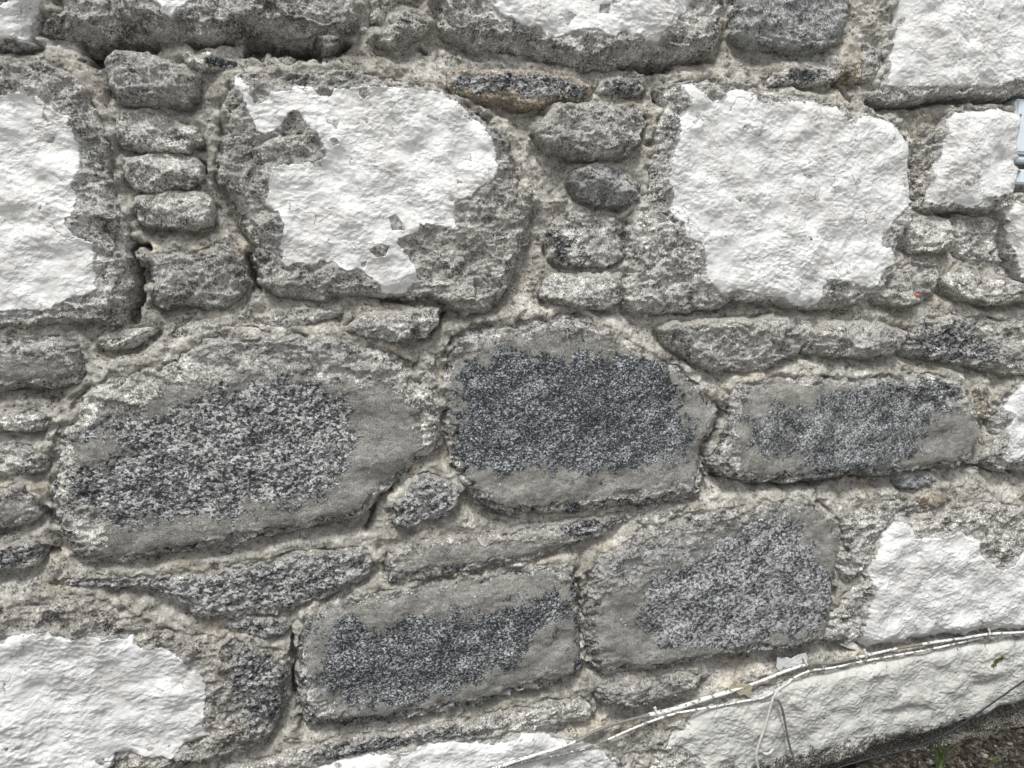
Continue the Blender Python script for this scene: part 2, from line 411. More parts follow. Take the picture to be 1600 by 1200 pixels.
st([(350,122),(372,106),(440,108),(500,100),(560,106),(640,122),(698,134),(742,163),(777,190),(802,230),(814,280),(836,312),(837,360),(817,402),(803,450),(772,486),(745,497),(703,486),(682,466),(645,468),(600,466),(560,461),(520,466),(480,471),(440,466),(412,451),(405,420),(390,380),(370,332),(342,292),(330,252),(345,205),(338,160)],
   5, (0.373,0.366,0.347), "large stone with a ragged hook-shaped patch of white paint", w=9, lime=.55, spall=6,
   paint=[(364,112),(380,126),(392,139),(393,155),(400,165),(411,162),(418,157),(423,145),(436,143),(447,145),(461,136),(478,134),(490,140),(497,149),(515,149),(521,137),(560,138),(585,137),(610,138),(640,140),(662,143),(690,143),(699,152),(715,160),(735,180),(752,190),(765,214),(775,240),(776,275),(765,283),(750,292),(735,308),(712,314),(708,328),(710,345),(709,363),(692,355),(672,352),(655,352),(652,364),(630,371),(620,378),(634,395),(649,418),(650,431),(661,442),(645,445),(636,457),(620,462),(597,456),(590,441),(572,430),(560,420),(548,423),(535,423),(520,410),(505,408),(486,416),(470,410),(448,416),(438,408),(443,396),(435,385),(440,375),(444,355),(436,335),(414,320),(418,300),(420,280),(425,262),(450,257),(488,253),(505,249),(508,238),(502,225),(497,212),(484,204),(475,194),(468,180),(458,174),(445,185),(431,207),(415,213),(400,206),(390,180),(378,150),(366,130)],
   holes=[[(608,340),(617,337),(628,352),(630,360),(612,360)],[(577,392),(590,382),(607,386),(600,400),(587,402)],[(561,142),(572,140),(576,150),(568,156),(561,150)],[(564,412),(572,410),(571,417),(565,417)],[(515,220),(524,218),(528,226),(520,231)]])
st([(699,112),(720,102),(800,105),(850,108),(900,118),(927,130),(930,142),(905,153),(860,161),(800,159),(750,151),(715,146),(699,130)], -2, GW, "brown lichen-stained stone", w=7, warm=1.0, lime=.2,
   gran=[(790,115),(700,118),(720,140),(900,150),(920,135),(850,115)], gb=.58, tilt=(0, .2))
st([(935,128),(960,115),(1000,118),(1016,132),(1005,143),(960,146),(935,146)], -5, G, None, w=5, gran=[(950,118),(1010,125),(1000,142),(945,142)], gb=.45)
st([(840,205),(850,190),(872,165),(910,158),(970,158),(1006,170),(1013,190),(1000,216),(970,241),(930,245),(890,241),(850,226)], 2, (0.350,0.350,0.341), "rounded pinning stone at the head of the right stack", w=8, tilt=(0, .25), lime=.4, facet=1.3)
st([(900,266),(930,255),(965,258),(1000,290),(999,312),(975,321),(935,316),(905,306),(895,285)], -2, (0.263,0.266,0.271), None, w=7, tilt=(0, .4), facet=1.6)
st([(864,347),(890,328),(950,330),(975,340),(978,370),(976,400),(960,411),(920,416),(890,416),(862,401),(858,375)], -2, G, None, w=7, tilt=(0, .2), lime=.25, gran=[(862,360),(885,365),(895,410),(868,402)], gb=.35)
st([(850,441),(870,430),(920,428),(971,430),(971,466),(955,479),(910,480),(875,471),(850,461)], -3, G, None, w=6, tilt=(0, .3), lime=.1)
st([(1028,132),(1070,124),(1150,124),(1250,148),(1360,174),(1420,200),(1428,250),(1433,310),(1427,345),(1410,370),(1402,420),(1382,450),(1342,476),(1290,487),(1230,480),(1150,471),(1120,481),(1070,489),(1030,491),(980,487),(972,460),(979,430),(979,380),(977,335),(1005,310),(1020,250),(1024,200),(1038,160)],
   8, G, "large stone with the widest flat sheet of white paint", w=8, lime=.3, spall=5,
   paint=[(1066,133),(1080,128),(1086,140),(1096,150),(1107,160),(1120,158),(1135,145),(1150,138),(1165,142),(1175,150),(1178,162),(1200,163),(1235,158),(1260,160),(1300,165),(1308,180),(1315,190),(1335,185),(1360,180),(1385,188),(1400,200),(1420,215),(1425,235),(1422,250),(1428,265),(1430,290),(1432,303),(1425,315),(1405,330),(1385,355),(1374,378),(1376,386),(1388,388),(1395,400),(1390,415),(1380,420),(1371,440),(1358,451),(1340,448),(1325,440),(1290,437),(1284,445),(1280,470),(1270,478),(1250,479),(1235,474),(1220,465),(1200,463),(1180,460),(1152,452),(1135,458),(1125,460),(1110,448),(1100,432),(1098,410),(1094,390),(1090,380),(1065,372),(1063,350),(1048,342),(1047,330),(1050,305),(1042,285),(1045,250),(1057,225),(1060,205),(1058,190),(1068,180),(1075,165),(1070,150)])
st([(1436,195),(1455,188),(1478,190),(1474,230),(1466,270),(1458,300),(1450,330),(1438,320),(1436,260)], -14, GD, None, w=5, warm=.2)
st([(1472,190),(1482,171),(1540,164),(1582,164),(1599,175),(1601,200),(1592,245),(1590,300),(1575,330),(1530,331),(1480,326),(1456,331),(1446,321),(1451,290),(1463,240),(1467,210)], 8, GD, "small painted stone beside the pale window frame", w=6, spall=3,
   paint=[(1479,188),(1490,172),(1520,164),(1540,169),(1580,164),(1591,171),(1598,190),(1597,215),(1590,235),(1586,250),(1586,300),(1566,304),(1556,309),(1540,310),(1515,325),(1500,320),(1480,317),(1460,320),(1450,315),(1450,300),(1458,275),(1462,250),(1470,235),(1472,215),(1478,200)])
st([(1558,312),(1575,330),(1590,302),(1604,316),(1760,320),(1760,446),(1600,441),(1590,432),(1580,385),(1575,345)], 8, GD, None, w=5, spall=2,
   paint=[(1568,322),(1575,306),(1596,304),(1610,318),(1790,318),(1790,440),(1600,437),(1592,431),(1590,410),(1585,390),(1577,370),(1575,345),(1570,335)])
st([(1422,346),(1450,338),(1488,340),(1491,370),(1485,389),(1455,394),(1425,391),(1418,370)], -4, GP, None, w=6, tilt=(0, .3), facet=1.4, lime=.4)
st([(1398,425),(1430,401),(1470,408),(1478,430),(1471,456),(1445,476),(1410,480),(1385,478),(1372,466),(1392,450)], -2, (0.394,0.394,0.376), None, w=7, lime=.3, facet=1.5)
st([(1495,338),(1572,333),(1580,380),(1590,432),(1550,425),(1502,402)], -24, G, None, w=6, rough=1.3, lime=.3)
st([(1478,436),(1502,414),(1540,426),(1590,441),(1620,446),(1760,452),(1760,470),(1600,467),(1550,473),(1510,466),(1485,450)], -2, GP, None, w=6, tilt=(0, .35), lime=.7, facet=1.4)
# second course and levelling bits
st([(150,523),(200,513),(247,511),(232,526),(200,541),(165,549),(150,541)], -6, GP, None, w=4)
st([(-150,520),(0,520),(60,518),(120,525),(127,550),(132,580),(120,600),(80,613),(30,609),(0,611),(-150,613)], 0, (0.360,0.360,0.350), None, w=8, lime=.3, skim=[(0,560),(80,560),(110,600),(20,605)])
st([(-150,645),(0,643),(50,640),(79,650),(76,668),(55,678),(0,679),(-150,679)], -4, G, None, w=7, lime=.2)
st([(-150,690),(0,690),(40,694),(76,714),(66,741),(40,749),(0,746),(-150,749)], -5, G, None, w=8, lime=.3)
st([(-150,760),(0,758),(45,760),(61,785),(61,811),(40,826),(0,837),(-150,837)], -3, G, None, w=8, lime=.4, pale=[(0,762),(40,765),(35,790),(0,790)], skim=[(0,790),(50,790),(50,825),(0,832)])
st([(-150,852),(0,850),(50,845),(67,860),(56,886),(20,898),(0,896),(-150,900)], -3, G, None, w=7, gran=[(-150,855),(40,850),(60,870),(20,895),(-150,895)], gb=.62)
st([(400,492),(440,478),(500,481),(542,490),(505,501),(450,517),(415,514)], -10, GP, None, w=5)
st([(262,515),(300,498),(380,498),(412,512),(360,528),(280,535)], -12, GP, None, w=6, lime=.4)
st([(68,772),(72,700),(95,645),(130,600),(190,572),(255,562),(290,528),(380,515),(470,520),(540,520),(600,540),(650,568),(690,606),(702,650),(690,700),(660,731),(622,757),(598,785),(562,818),(500,831),(440,842),(400,852),(340,866),(280,871),(200,890),(130,890),(95,870),(80,830)],
   4, GP, "big oval boulder with a black and white speckled granite face", w=15, lime=.5, spall=8, rough=.85,
   gran=[(125,700),(150,660),(200,650),(265,650),(330,605),(400,592),(500,600),(550,640),(552,700),(530,750),(500,775),(430,790),(350,800),(280,812),(200,815),(110,790),(100,745),(165,722),(200,680),(170,655)], gb=.52,
   skim=[(110,690),(200,640),(300,600),(420,585),(560,600),(640,620),(668,700),(600,770),(540,810),(440,828),(330,850),(200,885),(130,880),(180,820),(140,740)],
   pale=[(290,530),(540,525),(640,600),(560,590),(420,570),(280,570)])
st([(545,512),(562,497),(592,489),(640,487),(683,484),(681,505),(665,526),(620,531),(580,526)], -2, (0.350,0.350,0.341), None, w=5, tilt=(0, .4), facet=1.5)
st([(648,566),(665,545),(690,560),(690,600),(700,640),(682,700),(662,700),(670,640)], -8, GP, None, w=8, lime=.7)
st([(688,606),(694,545),(710,516),(760,500),(840,496),(900,484),(950,505),(980,530),(1050,560),(1090,590),(1112,622),(1137,640),(1121,680),(1107,700),(1108,768),(1060,786),(1000,796),(900,806),(800,811),(750,796),(722,762),(706,722),(700,680),(684,640)],
   7, G, "central boulder with a dark blue-grey granite face", w=13, lime=.3, spall=9, rough=.8,
   gran=[(714,595),(735,568),(790,545),(860,555),(900,560),(990,553),(1030,565),(1048,600),(1062,640),(1082,690),(1075,708),(1040,722),(960,735),(870,730),(800,729),(760,733),(712,716),(704,690),(718,660),(713,620)], gb=.38, blue=1.0,
   skim=[(690,600),(715,560),(780,530),(900,520),(1000,545),(1080,600),(1128,645),(1110,690),(1100,740),(1040,755),(950,775),(850,795),(780,790),(730,755),(704,700),(695,640)])
st([(612,790),(640,766),(660,737),(690,741),(722,766),(716,800),(690,816),(650,826),(616,829)], -2, GP, "little black and white speckled pinning stone", w=6, gran=[(610,785),(660,735),(722,765),(715,800),(690,815),(615,828)], gb=.68)
st([(1110,722),(1124,690),(1136,655),(1140,602),(1180,590),(1260,585),(1350,590),(1440,580),(1500,590),(1515,620),(1536,655),(1541,690),(1512,730),(1460,736),(1400,746),(1340,746),(1250,756),(1190,758),(1150,751),(1125,741)],
   8, G, "squared boulder with a mottled blue-grey granite face", w=9, lime=.3, spall=6, rough=.85,
   gran=[(1160,670),(1195,645),(1250,640),(1290,618),(1350,603),(1430,598),(1500,600),(1480,630),(1440,655),(1432,700),(1412,728),(1370,722),(1350,735),(1250,745),(1240,705),(1190,700)], gb=.48, blue=.45,
   skim=[(1140,650),(1180,600),(1300,590),(1440,620),(1510,640),(1538,680),(1510,728),(1420,738),(1320,740),(1200,750),(1150,730)])
st([(1033,512),(1050,504),(1150,500),(1230,494),(1273,505),(1271,530),(1250,551),(1180,581),(1120,581),(1080,561),(1040,532)], -4, (0.394,0.387,0.373), None, w=8, tilt=(0, .15), lime=.6, facet=1.3)
st([(1266,520),(1308,501),(1380,505),(1422,520),(1406,541),(1386,556),(1310,556),(1264,549)], -3, (0.350,0.347,0.333), None, w=7, tilt=(0, .3), lime=.6, facet=1.4)
st([(1414,535),(1422,502),(1450,490),(1520,490),(1600,500),(1760,500),(1760,592),(1600,590),(1545,580),(1480,566),(1420,561)], 2, (0.373,0.367,0.350), None, w=10, lime=.5, gran=[(1420,510),(1500,500),(1580,560),(1500,562),(1430,550)], gb=.55)
st([(1520,602),(1552,598),(1556,630),(1546,662),(1528,645)], -8, GW, None, w=5, lime=.4)
st([(1552,650),(1578,612),(1600,592),(1760,594),(1760,736),(1600,737),(1560,737),(1542,722),(1556,690)], 3, GD, "stone with a torn strip of white paint at the right edge", w=8, spall=3,
   paint=[(1612,590),(1592,608),(1578,625),(1570,640),(1584,648),(1572,672),(1571,695),(1561,713),(1569,723),(1586,718),(1600,702),(1790,690),(1790,590)])
# lower courses
st([(603,885),(608,864),(625,850),(720,840),(800,828),(900,811),(980,805),(987,818),(940,840),(880,857),(820,880),(740,891),(660,906),(610,907)], 0, (0.373,0.360,0.343), "long thin levelling slab", w=7, tilt=(0, .2), lime=.35,
   skim=[(640,860),(800,848),(900,838),(860,862),(740,885),(640,895)], gran=[(870,815),(975,806),(930,838),(880,840)], gb=.5)
st([(1000,820),(1010,802),(1060,786),(1082,790),(1060,811),(1022,827)], -5, GP, None, w=5, lime=.3)
st([(78,905),(200,900),(262,900),(340,888),(420,871),(500,856),(572,850),(587,870),(586,900),(560,921),(500,941),(440,962),(380,971),(310,971),(285,950),(245,941),(212,922),(150,925),(80,920)],
   -1, (0.373,0.360,0.343), "long low stone with streaks of white-speckled granite", w=10, lime=.5, tilt=(0, .1),
   gran=[(90,908),(200,905),(300,905),(400,880),(560,860),(580,890),(500,935),(400,960),(300,950),(230,925),(150,915)], gb=.70)
st([(340,978),(400,966),(450,965),(457,985),(440,1001),(390,1002),(350,992)], -6, G, None, w=6, gran=[(345,975),(450,968),(440,998),(360,995)], gb=.6)
st([(464,1002),(470,962),(510,941),(600,921),(700,906),(800,886),(880,876),(906,890),(911,950),(916,1010),(911,1061),(870,1076),(800,1087),(740,1111),(680,1121),(600,1131),(550,1141),(500,1141),(468,1127),(462,1060)],
   5, G, "long block with a near-black granite face", w=8, lime=.3, spall=7, rough=.8,
   gran=[(498,1020),(518,975),(545,962),(575,985),(640,970),(720,965),(790,950),(900,920),(905,950),(835,985),(812,1030),(770,1050),(720,1070),(680,1081),(600,1090),(550,1096),(520,1082),(503,1050)], gb=.40, blue=.6,
   skim=[(470,980),(520,945),(640,925),(780,900),(880,890),(905,960),(905,1050),(800,1070),(700,1105),(600,1128),(540,1125),(480,1050)])
st([(917,1000),(915,905),(940,861),(1000,830),(1060,806),(1130,791),(1200,781),(1270,776),(1312,800),(1321,850),(1311,900),(1301,980),(1281,1011),(1220,1022),(1150,1022),(1080,1046),(1000,1056),(930,1061)],
   6, (0.373,0.366,0.347), "broad block with a frosted grey granite face", w=10, lime=.35, spall=6, rough=.8,
   gran=[(1000,985),(1000,930),(1040,890),(1100,870),(1160,815),(1240,810),(1270,870),(1310,905),(1308,960),(1260,985),(1210,992),(1150,1018),(1100,1010),(1050,1008)], gb=.58, blue=.25,
   skim=[(930,950),(1000,900),(1120,830),(1230,790),(1300,810),(1310,880),(1295,985),(1200,1015),(1080,1035),(980,1045),(930,1010)],
   pale=[(940,880),(1000,845),(1120,805),(1115,850),(1060,890),(980,900),(930,960),(920,920)])
st([(1318,860),(1322,800),(1370,786),(1430,780),(1482,790),(1440,802),(1400,815),(1372,850),(1350,900),(1325,921)], -3, G, None, w=7, lime=.3)
st([(1408,742),(1462,738),(1472,758),(1432,772),(1410,757)], -10, (0.285,0.296,0.317), None, w=6)
st([(1432,776),(1470,768),(1492,782),(1470,796),(1440,794)], -6, GW, None, w=5, warm=.9)
st([(1290,1010),(1302,965),(1330,925),(1352,908),(1359,950),(1350,992),(1336,1012)], -3, G, None, w=6, lime=.2)
st([(1352,900),(1362,868),(1385,826),(1402,806),(1450,812),(1482,796),(1550,782),(1600,790),(1760,790),(1760,975),(1600,984),(1500,992),(1400,1008),(1346,1018),(1350,960)],
   5, GP, "stone with thick brushed white paint above the cables", w=8, lime=.4, spall=4,
   paint=[(1357,882),(1370,865),(1385,828),(1400,812),(1422,820),(1425,840),(1450,840),(1480,838),(1500,830),(1524,845),(1530,870),(1550,882),(1562,892),(1580,882),(1600,862),(1790,850),(1790,990),(1600,984),(1500,990),(1400,1008),(1347,1016),(1352,980),(1358,950),(1366,920),(1358,900)])
st([(-150,950),(0,952),(60,932),(130,926),(200,950),(260,985),(320,990),(400,1006),(452,1016),(456,1050),(446,1110),(430,1156),(380,1190),(330,1199),(250,1215),(120,1320),(-150,1320)],
   3, (0.373,0.357,0.329), "bottom left boulder covered with rippled white paint", w=14, lime=.5, spall=6,
   gran=[(360,1010),(440,1030),(440,1100),(400,1150),(370,1100)], gb=.6,
   paint=[(-200,1016),(0,1006),(20,992),(50,985),(76,980),(86,990),(110,995),(140,990),(198,995),(207,991),(210,1002),(225,1012),(250,1008),(270,1018),(290,1028),(295,1045),(316,1056),(322,1072),(322,1090),(320,1105),(318,1130),(326,1147),(308,1155),(290,1160),(270,1182),(250,1182),(210,1177),(180,1177),(172,1195),(150,1201),(120,1240),(60,1330),(-200,1330)])
st([(330,1205),(400,1190),(480,1165),(560,1151),(640,1141),(760,1121),(850,1096),(925,1091),(936,1120),(900,1141),(780,1161),(650,1176),(520,1195),(420,1240),(330,1250)], -4, GP, None, w=8, lime=.5, gran=[(480,1168),(700,1140),(760,1150),(600,1172),(500,1190)], gb=.6)
st([(470,1215),(530,1186),(620,1172),(700,1152),(760,1160),(830,1141),(870,1148),(940,1163),(985,1200),(1000,1320),(400,1320)], 2, GP, "low stone with white paint behind the cables", w=7, lime=.4, spall=2,
   paint=[(498,1202),(540,1183),(620,1178),(680,1160),(712,1148),(740,1148),(752,1165),(790,1158),(830,1142),(850,1145),(875,1155),(940,1162),(948,1180),(956,1192),(1010,1196),(1000,1330),(380,1330)])
st([(928,1078),(1000,1061),(1092,1049),(1112,1070),(1050,1100),(980,1112),(940,1106)], -4, (0.373,0.366,0.350), None, w=8, lime=.5)
st([(1025,1170),(1050,1148),(1078,1130),(1088,1105),(1190,1075),(1260,1052),(1400,1024),(1500,1004),(1600,994),(1760,984),(1760,1078),(1600,1100),(1500,1140),(1400,1170),(1300,1200),(1200,1260),(1050,1300),(1010,1230)],
   4, GP, "wide foot stone under dirty white paint", w=14, lime=.3, spall=2, dirty=True,
   paint=[(1033,1166),(1055,1147),(1080,1130),(1085,1112),(1180,1090),(1240,1060),(1300,1046),(1400,1027),(1500,1007),(1560,998),(1600,998),(1790,982),(1790,1090),(1600,1110),(1500,1150),(1400,1178),(1300,1200),(1240,1225),(1180,1240),(1100,1260),(1060,1230),(1100,1200),(1088,1180),(1060,1166)])

# cracks and open holes in the joints: polyline px, width mm, depth mm
CRACKS = [([(142,66),(165,76),(200,70),(235,64)],17,60), ([(140,70),(145,95)],8,30), ([(398,66),(440,72),(500,76),(532,70)],15,60),
          ([(300,60),(360,64)],7,25), ([(985,98),(1020,103),(1055,97)],11,55), ([(1050,92),(1120,88)],5,20), ([(383,400),(392,420),(398,445)],8,45),
          ([(207,400),(212,430),(214,470),(207,498)],7,40), ([(205,384),(232,386)],5,35), ([(1318,120),(1330,140),(1335,152)],9,30),
          ([(1436,225),(1434,270),(1438,320)],4,35), ([(1190,760),(1280,760),(1340,750),(1470,740)],5,35), ([(1505,735),(1540,732),(1600,740)],6,30),
          ([(1112,690),(1128,655),(1130,640)],6,35), ([(1108,705),(1112,745)],5,30), ([(1122,746),(1170,750)],6,35), ([(1545,640),(1540,670)],5,22),
          ([(1003,190),(1013,180)],5,25), ([(995,222),(1008,205)],7,28), ([(686,500),(700,492)],6,25), ([(458,1005),(461,1040),(460,1100)],6,35),
          ([(60,800),(78,808)],6,30), ([(62,868),(84,872)],7,30), ([(590,800),(575,830)],6,25), ([(612,770),(600,780)],6,28), ([(1060,486),(1100,480)],6,30),
          ([(600,470),(700,475)],5,18), ([(250,1010),(300,1010)],4,12), ([(664,70),(672,76)],5,20), ([(308,250),(316,268)],6,28), ([(660,648),(664,656)],5,18),
          ([(908,905),(912,990)],3,20), ([(1360,162),(1460,158),(1600,156)],5,25), ([(1478,335),(1560,334)],5,25)]

# ------------------------------------------------------------------ grid on the wall plane
xl, _ = at(-30, 600, 0); xr, _ = at(1625, 600, 0)
corn = [at(px, py) for px in (-20, 1620) for py in (-20, 1220)]
x0, x1 = min(c[0] for c in corn), max(c[0] for c in corn)
z0, z1 = min(c[1] for c in corn), max(c[1] for c in corn)
FINE, COARSE = 0.00165, 0.009
GROUND_Z = at(1300, 1215)[1] - .008
z0 = max(z0, GROUND_Z - 0.06)
XO0, XO1 = x0 - 0.75, x1 + 0.65
ZO0, ZO1 = GROUND_Z - 0.30, z1 + 0.75
gx = np.concatenate([np.arange(XO0, x0, COARSE), np.arange(x0, x1, FINE), np.arange(x1, XO1, COARSE)])
gz = np.concatenate([np.arange(ZO0, z0, COARSE), np.arange(z0, z1, FINE), np.arange(z1, ZO1, COARSE)])
NX, NZ = len(gx), len(gz)
X, Z = np.meshgrid(gx, gz)
X = X.astype(np.float32); Z = Z.astype(np.float32)
print("grid", NX, NZ, "x", x0, x1, "z", z0, z1, "ground", GROUND_Z)

# shared fields
wx = fbm(X, Z, 0.050, 4, 0.55, 1); wz = fbm(X, Z, 0.050, 4, 0.55, 5)
fx = fbm(X, Z, 0.014, 4, 0.62, 9); fz = fbm(X, Z, 0.014, 4, 0.62, 13)
n_big = fbm(X, Z, 0.16, 3, 0.5, 21)
n_mid = fbm(X + wx * .01, Z * 1.35 + wz * .01, 0.045, 4, 0.55, 25)
n_rdg = fbm(X + wx * .012, Z * 1.8 + wz * .012, 0.038, 4, 0.55, 31, ridged=True)
n_fin = fbm(X, Z * 1.2, 0.009, 3, 0.6, 41)
n_wav = fbm(X * .9 - Z * .35 + wx * .004, Z * 1.4 + X * .5 + wz * .004, 0.0115, 2, 0.38, 51)
n_mic = fbm(X, Z, 0.0048, 2, 0.6, 71)
n_dnt = fbm(X + wx * .01, Z * 1.3 + X * .25, 0.055, 2, 0.45, 81)
n_blk = fbm(X * 1.0, Z * 1.1, 0.022, 2, 0.5, 61)

def cells(wl, seed):
    """random tilted facets on a jittered lattice (fractured rock)"""
    rs = np.random.RandomState(seed)
    A = rs.rand(64, 64, 5).astype(np.float32)
    Xw = (X + wx * .010) / wl; Zw = (Z + wz * .010) / (wl * .7)
    xi = np.floor(Xw).astype(int); zi = np.floor(Zw).astype(int)
    best = np.full(X.shape, 1e9, np.float32); val = np.zeros(X.shape, np.float32)
    for dx in (-1, 0, 1):
        for dz in (-1, 0, 1):
            c = A[(zi + dz) % 64, (xi + dx) % 64]
            px = xi + dx + c[..., 0]; pz = zi + dz + c[..., 1]
            ex, ez = Xw - px, Zw - pz
            d = ex * ex + ez * ez
            v = (c[..., 2] - .5) * 1.0 + ex * (c[..., 3] - .5) * 1.3 + ez * (c[..., 4] - .35) * 1.5
            k = d < best
            best = np.where(k, d, best); val = np.where(k, v, val)
    return val
fac1 = blur(cells(0.050, 3), 1, 1); fac2 = blur(cells(0.021, 4), 1, 1)

def wallpoly(P, sm=0):
    Q = np.array([at(*p) for p in P])
    return chaikin(Q, sm) if sm else Q

def slc(Q, m):
    a, b = Q.min(0) - m, Q.max(0) + m
    i0, i1 = np.searchsorted(gx, a[0]), np.searchsorted(gx, b[0])
    j0, j1 = np.searchsorted(gz, a[1]), np.searchsorted(gz, b[1])
    return slice(max(j0 - 1, 0), min(j1 + 1, NZ)), slice(max(i0 - 1, 0), min(i1 + 1, NX))

# filler stones beyond the picture's edges (coarse), so the wall goes on
fill = []
rs = random.Random(5)
ex0, ex1 = at(-150, 600)[0], at(1760, 600)[0]
ez1 = at(800, -118)[1]
zz = GROUND_Z - 0.02; row = 0
while zz < ZO1 - 0.05:
    hh = rs.uniform(0.15, 0.23); xx = XO0 - rs.uniform(0, .2)
    while xx < XO1:
        ll = rs.uniform(0.24, 0.42)
        cx, cz = xx + ll / 2, zz + hh / 2
        zt = at(-150, -120)[1] if cx < 0 else at(1750, -120)[1]
        if not (cx > ex0 - ll / 2 - .02 and cx < ex1 + ll / 2 + .02 and cz < zt + hh / 2 + 0.01) and cx > XO0 + .05 and cx < XO1 - .05:
            g = 0.014; P = []
            for k in range(14):
                a = 2 * math.pi * k / 14
                ca, sa = math.cos(a), math.sin(a)
                e = 0.42
                P.append((cx + (ll / 2 - g) * math.copysign(abs(ca) ** e, ca) + rs.uniform(-.008, .008),
                          cz + (hh / 2 - g) * math.copysign(abs(sa) ** e, sa) + rs.uniform(-.008, .008)))
            fill.append(P)
        xx += ll
    zz += hh; row += 1

rs = random.Random(3)
todo = []
for s in STN:
    s['Q'] = wallpoly(s['poly'], 0 if s['tilt'][1] > .12 else 1); todo.append(s)
for P in fill:
    todo.append(dict(Q=np.array(P), h=rs.uniform(-.004, .006), tint=rs.choice([G, GP, GD]), label=None, w=.010, rough=1.0, paint=None, holes=(), gran=None, gb=.5, blue=0,
                     skim=None, lime=.4, warm=0, spall=.005, dirty=False, pale=None, tilt=(0, .1), facet=1.0))

DM = np.full(X.shape, -1.0, np.float32)
for s in todo:
    J, I = slc(s['Q'], 0.03); s['J'], s['I'] = J, I
    small = 0.6 if (s['Q'].max(0) - s['Q'].min(0)).min() < 0.09 else 1.0
    d = sdist(s['Q'], X[J, I] + wx[J, I] * .013 * small + fx[J, I] * .0060, Z[J, I] + wz[J, I] * .013 * small + fz[J, I] * .0060).astype(np.float32) + (.0060 if s['tilt'][1] > .12 else .0035)
    s['d'] = d
    DM[J, I] = np.maximum(DM[J, I], d)

# ------------------------------------------------------------------ mortar: pulled back under each stone, flush on the one below
occ = DM > 0
jz = np.broadcast_to(gz[:, None].astype(np.float32), X.shape)
below = np.maximum.accumulate(np.where(occ, jz, -9), axis=0)
above = np.minimum.accumulate(np.where(occ, jz, 9)[::-1], axis=0)[::-1]
du = np.clip(above - jz, 0, 0.07); dd = np.clip(jz - below, 0, 0.07)
t = du / (du + dd + 1e-4)
mh = np.where(occ, 0, -0.042 + 0.031 * sstep(0.0, 0.8, t)).astype(np.float32)
wgt = (~occ).astype(np.float32)
num, den = blur(mh * wgt, 2, 2), blur(wgt, 2, 2)
mh = np.where(den > 0.02, num / np.maximum(den, .02), -0.03)
num2, den2 = blur(mh, 7, 2), None
mh = mh * 0.9 + num2 * 0.1
crumb = fbm(X, Z, .008, 3, .6, 131)
mh += np.clip(crumb, -.1, 1) * .0055 * sstep(-.15, .25, n_mid) + n_mic * .0008
mh += n_mid * .0095 + n_blk * .0038 + n_fin * .0016 + n_big * .011 + fac2 * .0042 + fac1 * .004 + np.clip(n_rdg - .25, 0, 1) * .003
lap = np.zeros_like(mh); lapt = np.zeros_like(mh)
for s in todo:
    J, I, d = s['J'], s['I'], s['d']
    gdz, gdx = np.gradient(blur(d, 3, 2), gz[J], gx[I])
    up = np.clip(-gdz * 1.15 + .42, 0, 1) * (1 - np.clip(gdz, 0, 1))
    ex_ = np.clip(.004 + n_mid[J, I] * .016 + n_big[J, I] * .012, -.006, .016)
    f = np.exp(-np.maximum(-d, 0) / .015) * sstep(.030, .014, d - ex_) * up * np.clip(.9 + n_mid[J, I] * 1.8 + n_big[J, I] * 1.2, 0, 1)
    lv = s['h'] - (.0175 if s['tilt'][1] > .12 else .0075)
    kk = f > lap[J, I]
    lapt[J, I] = np.where(kk, lv, lapt[J, I]); lap[J, I] = np.where(kk, f, lap[J, I])
lap = blur(lap, 2, 1); lapt = blur(lapt, 3, 1)
mh += lap * (lapt + n_blk * .0025 + n_mid * .007 + crumb * .002 - mh) * .93
for P, wd, dp in CRACKS:
    Q = wallpoly(P)
    J, I = slc(Q, 0.03)
    x_, z_ = X[J, I] + fx[J, I] * .007 + wx[J, I] * .012, Z[J, I] + fz[J, I] * .007 + wz[J, I] * .012
    dm = np.full(x_.shape, 9.0)
    for (ax, az), (bx, bz) in zip(Q[:-1], Q[1:]):
        ex, ez = bx - ax, bz - az; L = ex * ex + ez * ez
        tt = np.clip(((x_ - ax) * ex + (z_ - az) * ez) / L, 0, 1)
        dm = np.minimum(dm, np.hypot(x_ - ax - tt * ex, z_ - az - tt * ez))
    wl_ = wd / 1000 * (1 + 1.3 * n_blk[J, I] + .8 * n_mid[J, I])
    mh[J, I] -= (dp / 1000) * (1 - sstep(0, 1, (dm - wl_ * .25) / (np.abs(wl_) + .0015)))
# soil-stained foot of the wall
foot = sstep(0.14, 0.04, Z - GROUND_Z + n_mid * .05)
# window opening at the right: mortar steps back behind the frame
wq = wallpoly([(1589,156),(1700,140),(1700,300),(1586,300)])
J, I = slc(wq, .02)
mh[J, I] -= 0.03 * sstep(-.002, .004, sdist(wq, X[J, I], Z[J, I]))

def gridmesh(name, J, I, H, keep, mat, parent, attrs, loc=None):
    xs, zs = X[J, I], Z[J, I]
    kf = keep[:-1, :-1] | keep[1:, :-1] | keep[:-1, 1:] | keep[1:, 1:]
    if not kf.any(): return None
    nz, nx = xs.shape
    idx = np.arange(nz * nx).reshape(nz, nx)
    F = np.stack([idx[:-1, :-1][kf], idx[:-1, 1:][kf], idx[1:, 1:][kf], idx[1:, :-1][kf]], 1)
    used = np.zeros(nz * nx, bool); used[F.ravel()] = True
    rem = np.cumsum(used) - 1
    co = np.stack([xs.ravel()[used], -H.ravel()[used], zs.ravel()[used]], 1)
    F = rem[F]
    at_ = {k: np.stack([np.broadcast_to(c, xs.shape).ravel()[used] for c in v], 1) for k, v in attrs.items()}
    if loc is None:
        loc = (float(co[:, 0].mean()), 0.0, float(co[:, 2].mean()))
    return np_mesh(name, co, F, mat, parent, loc, at_)

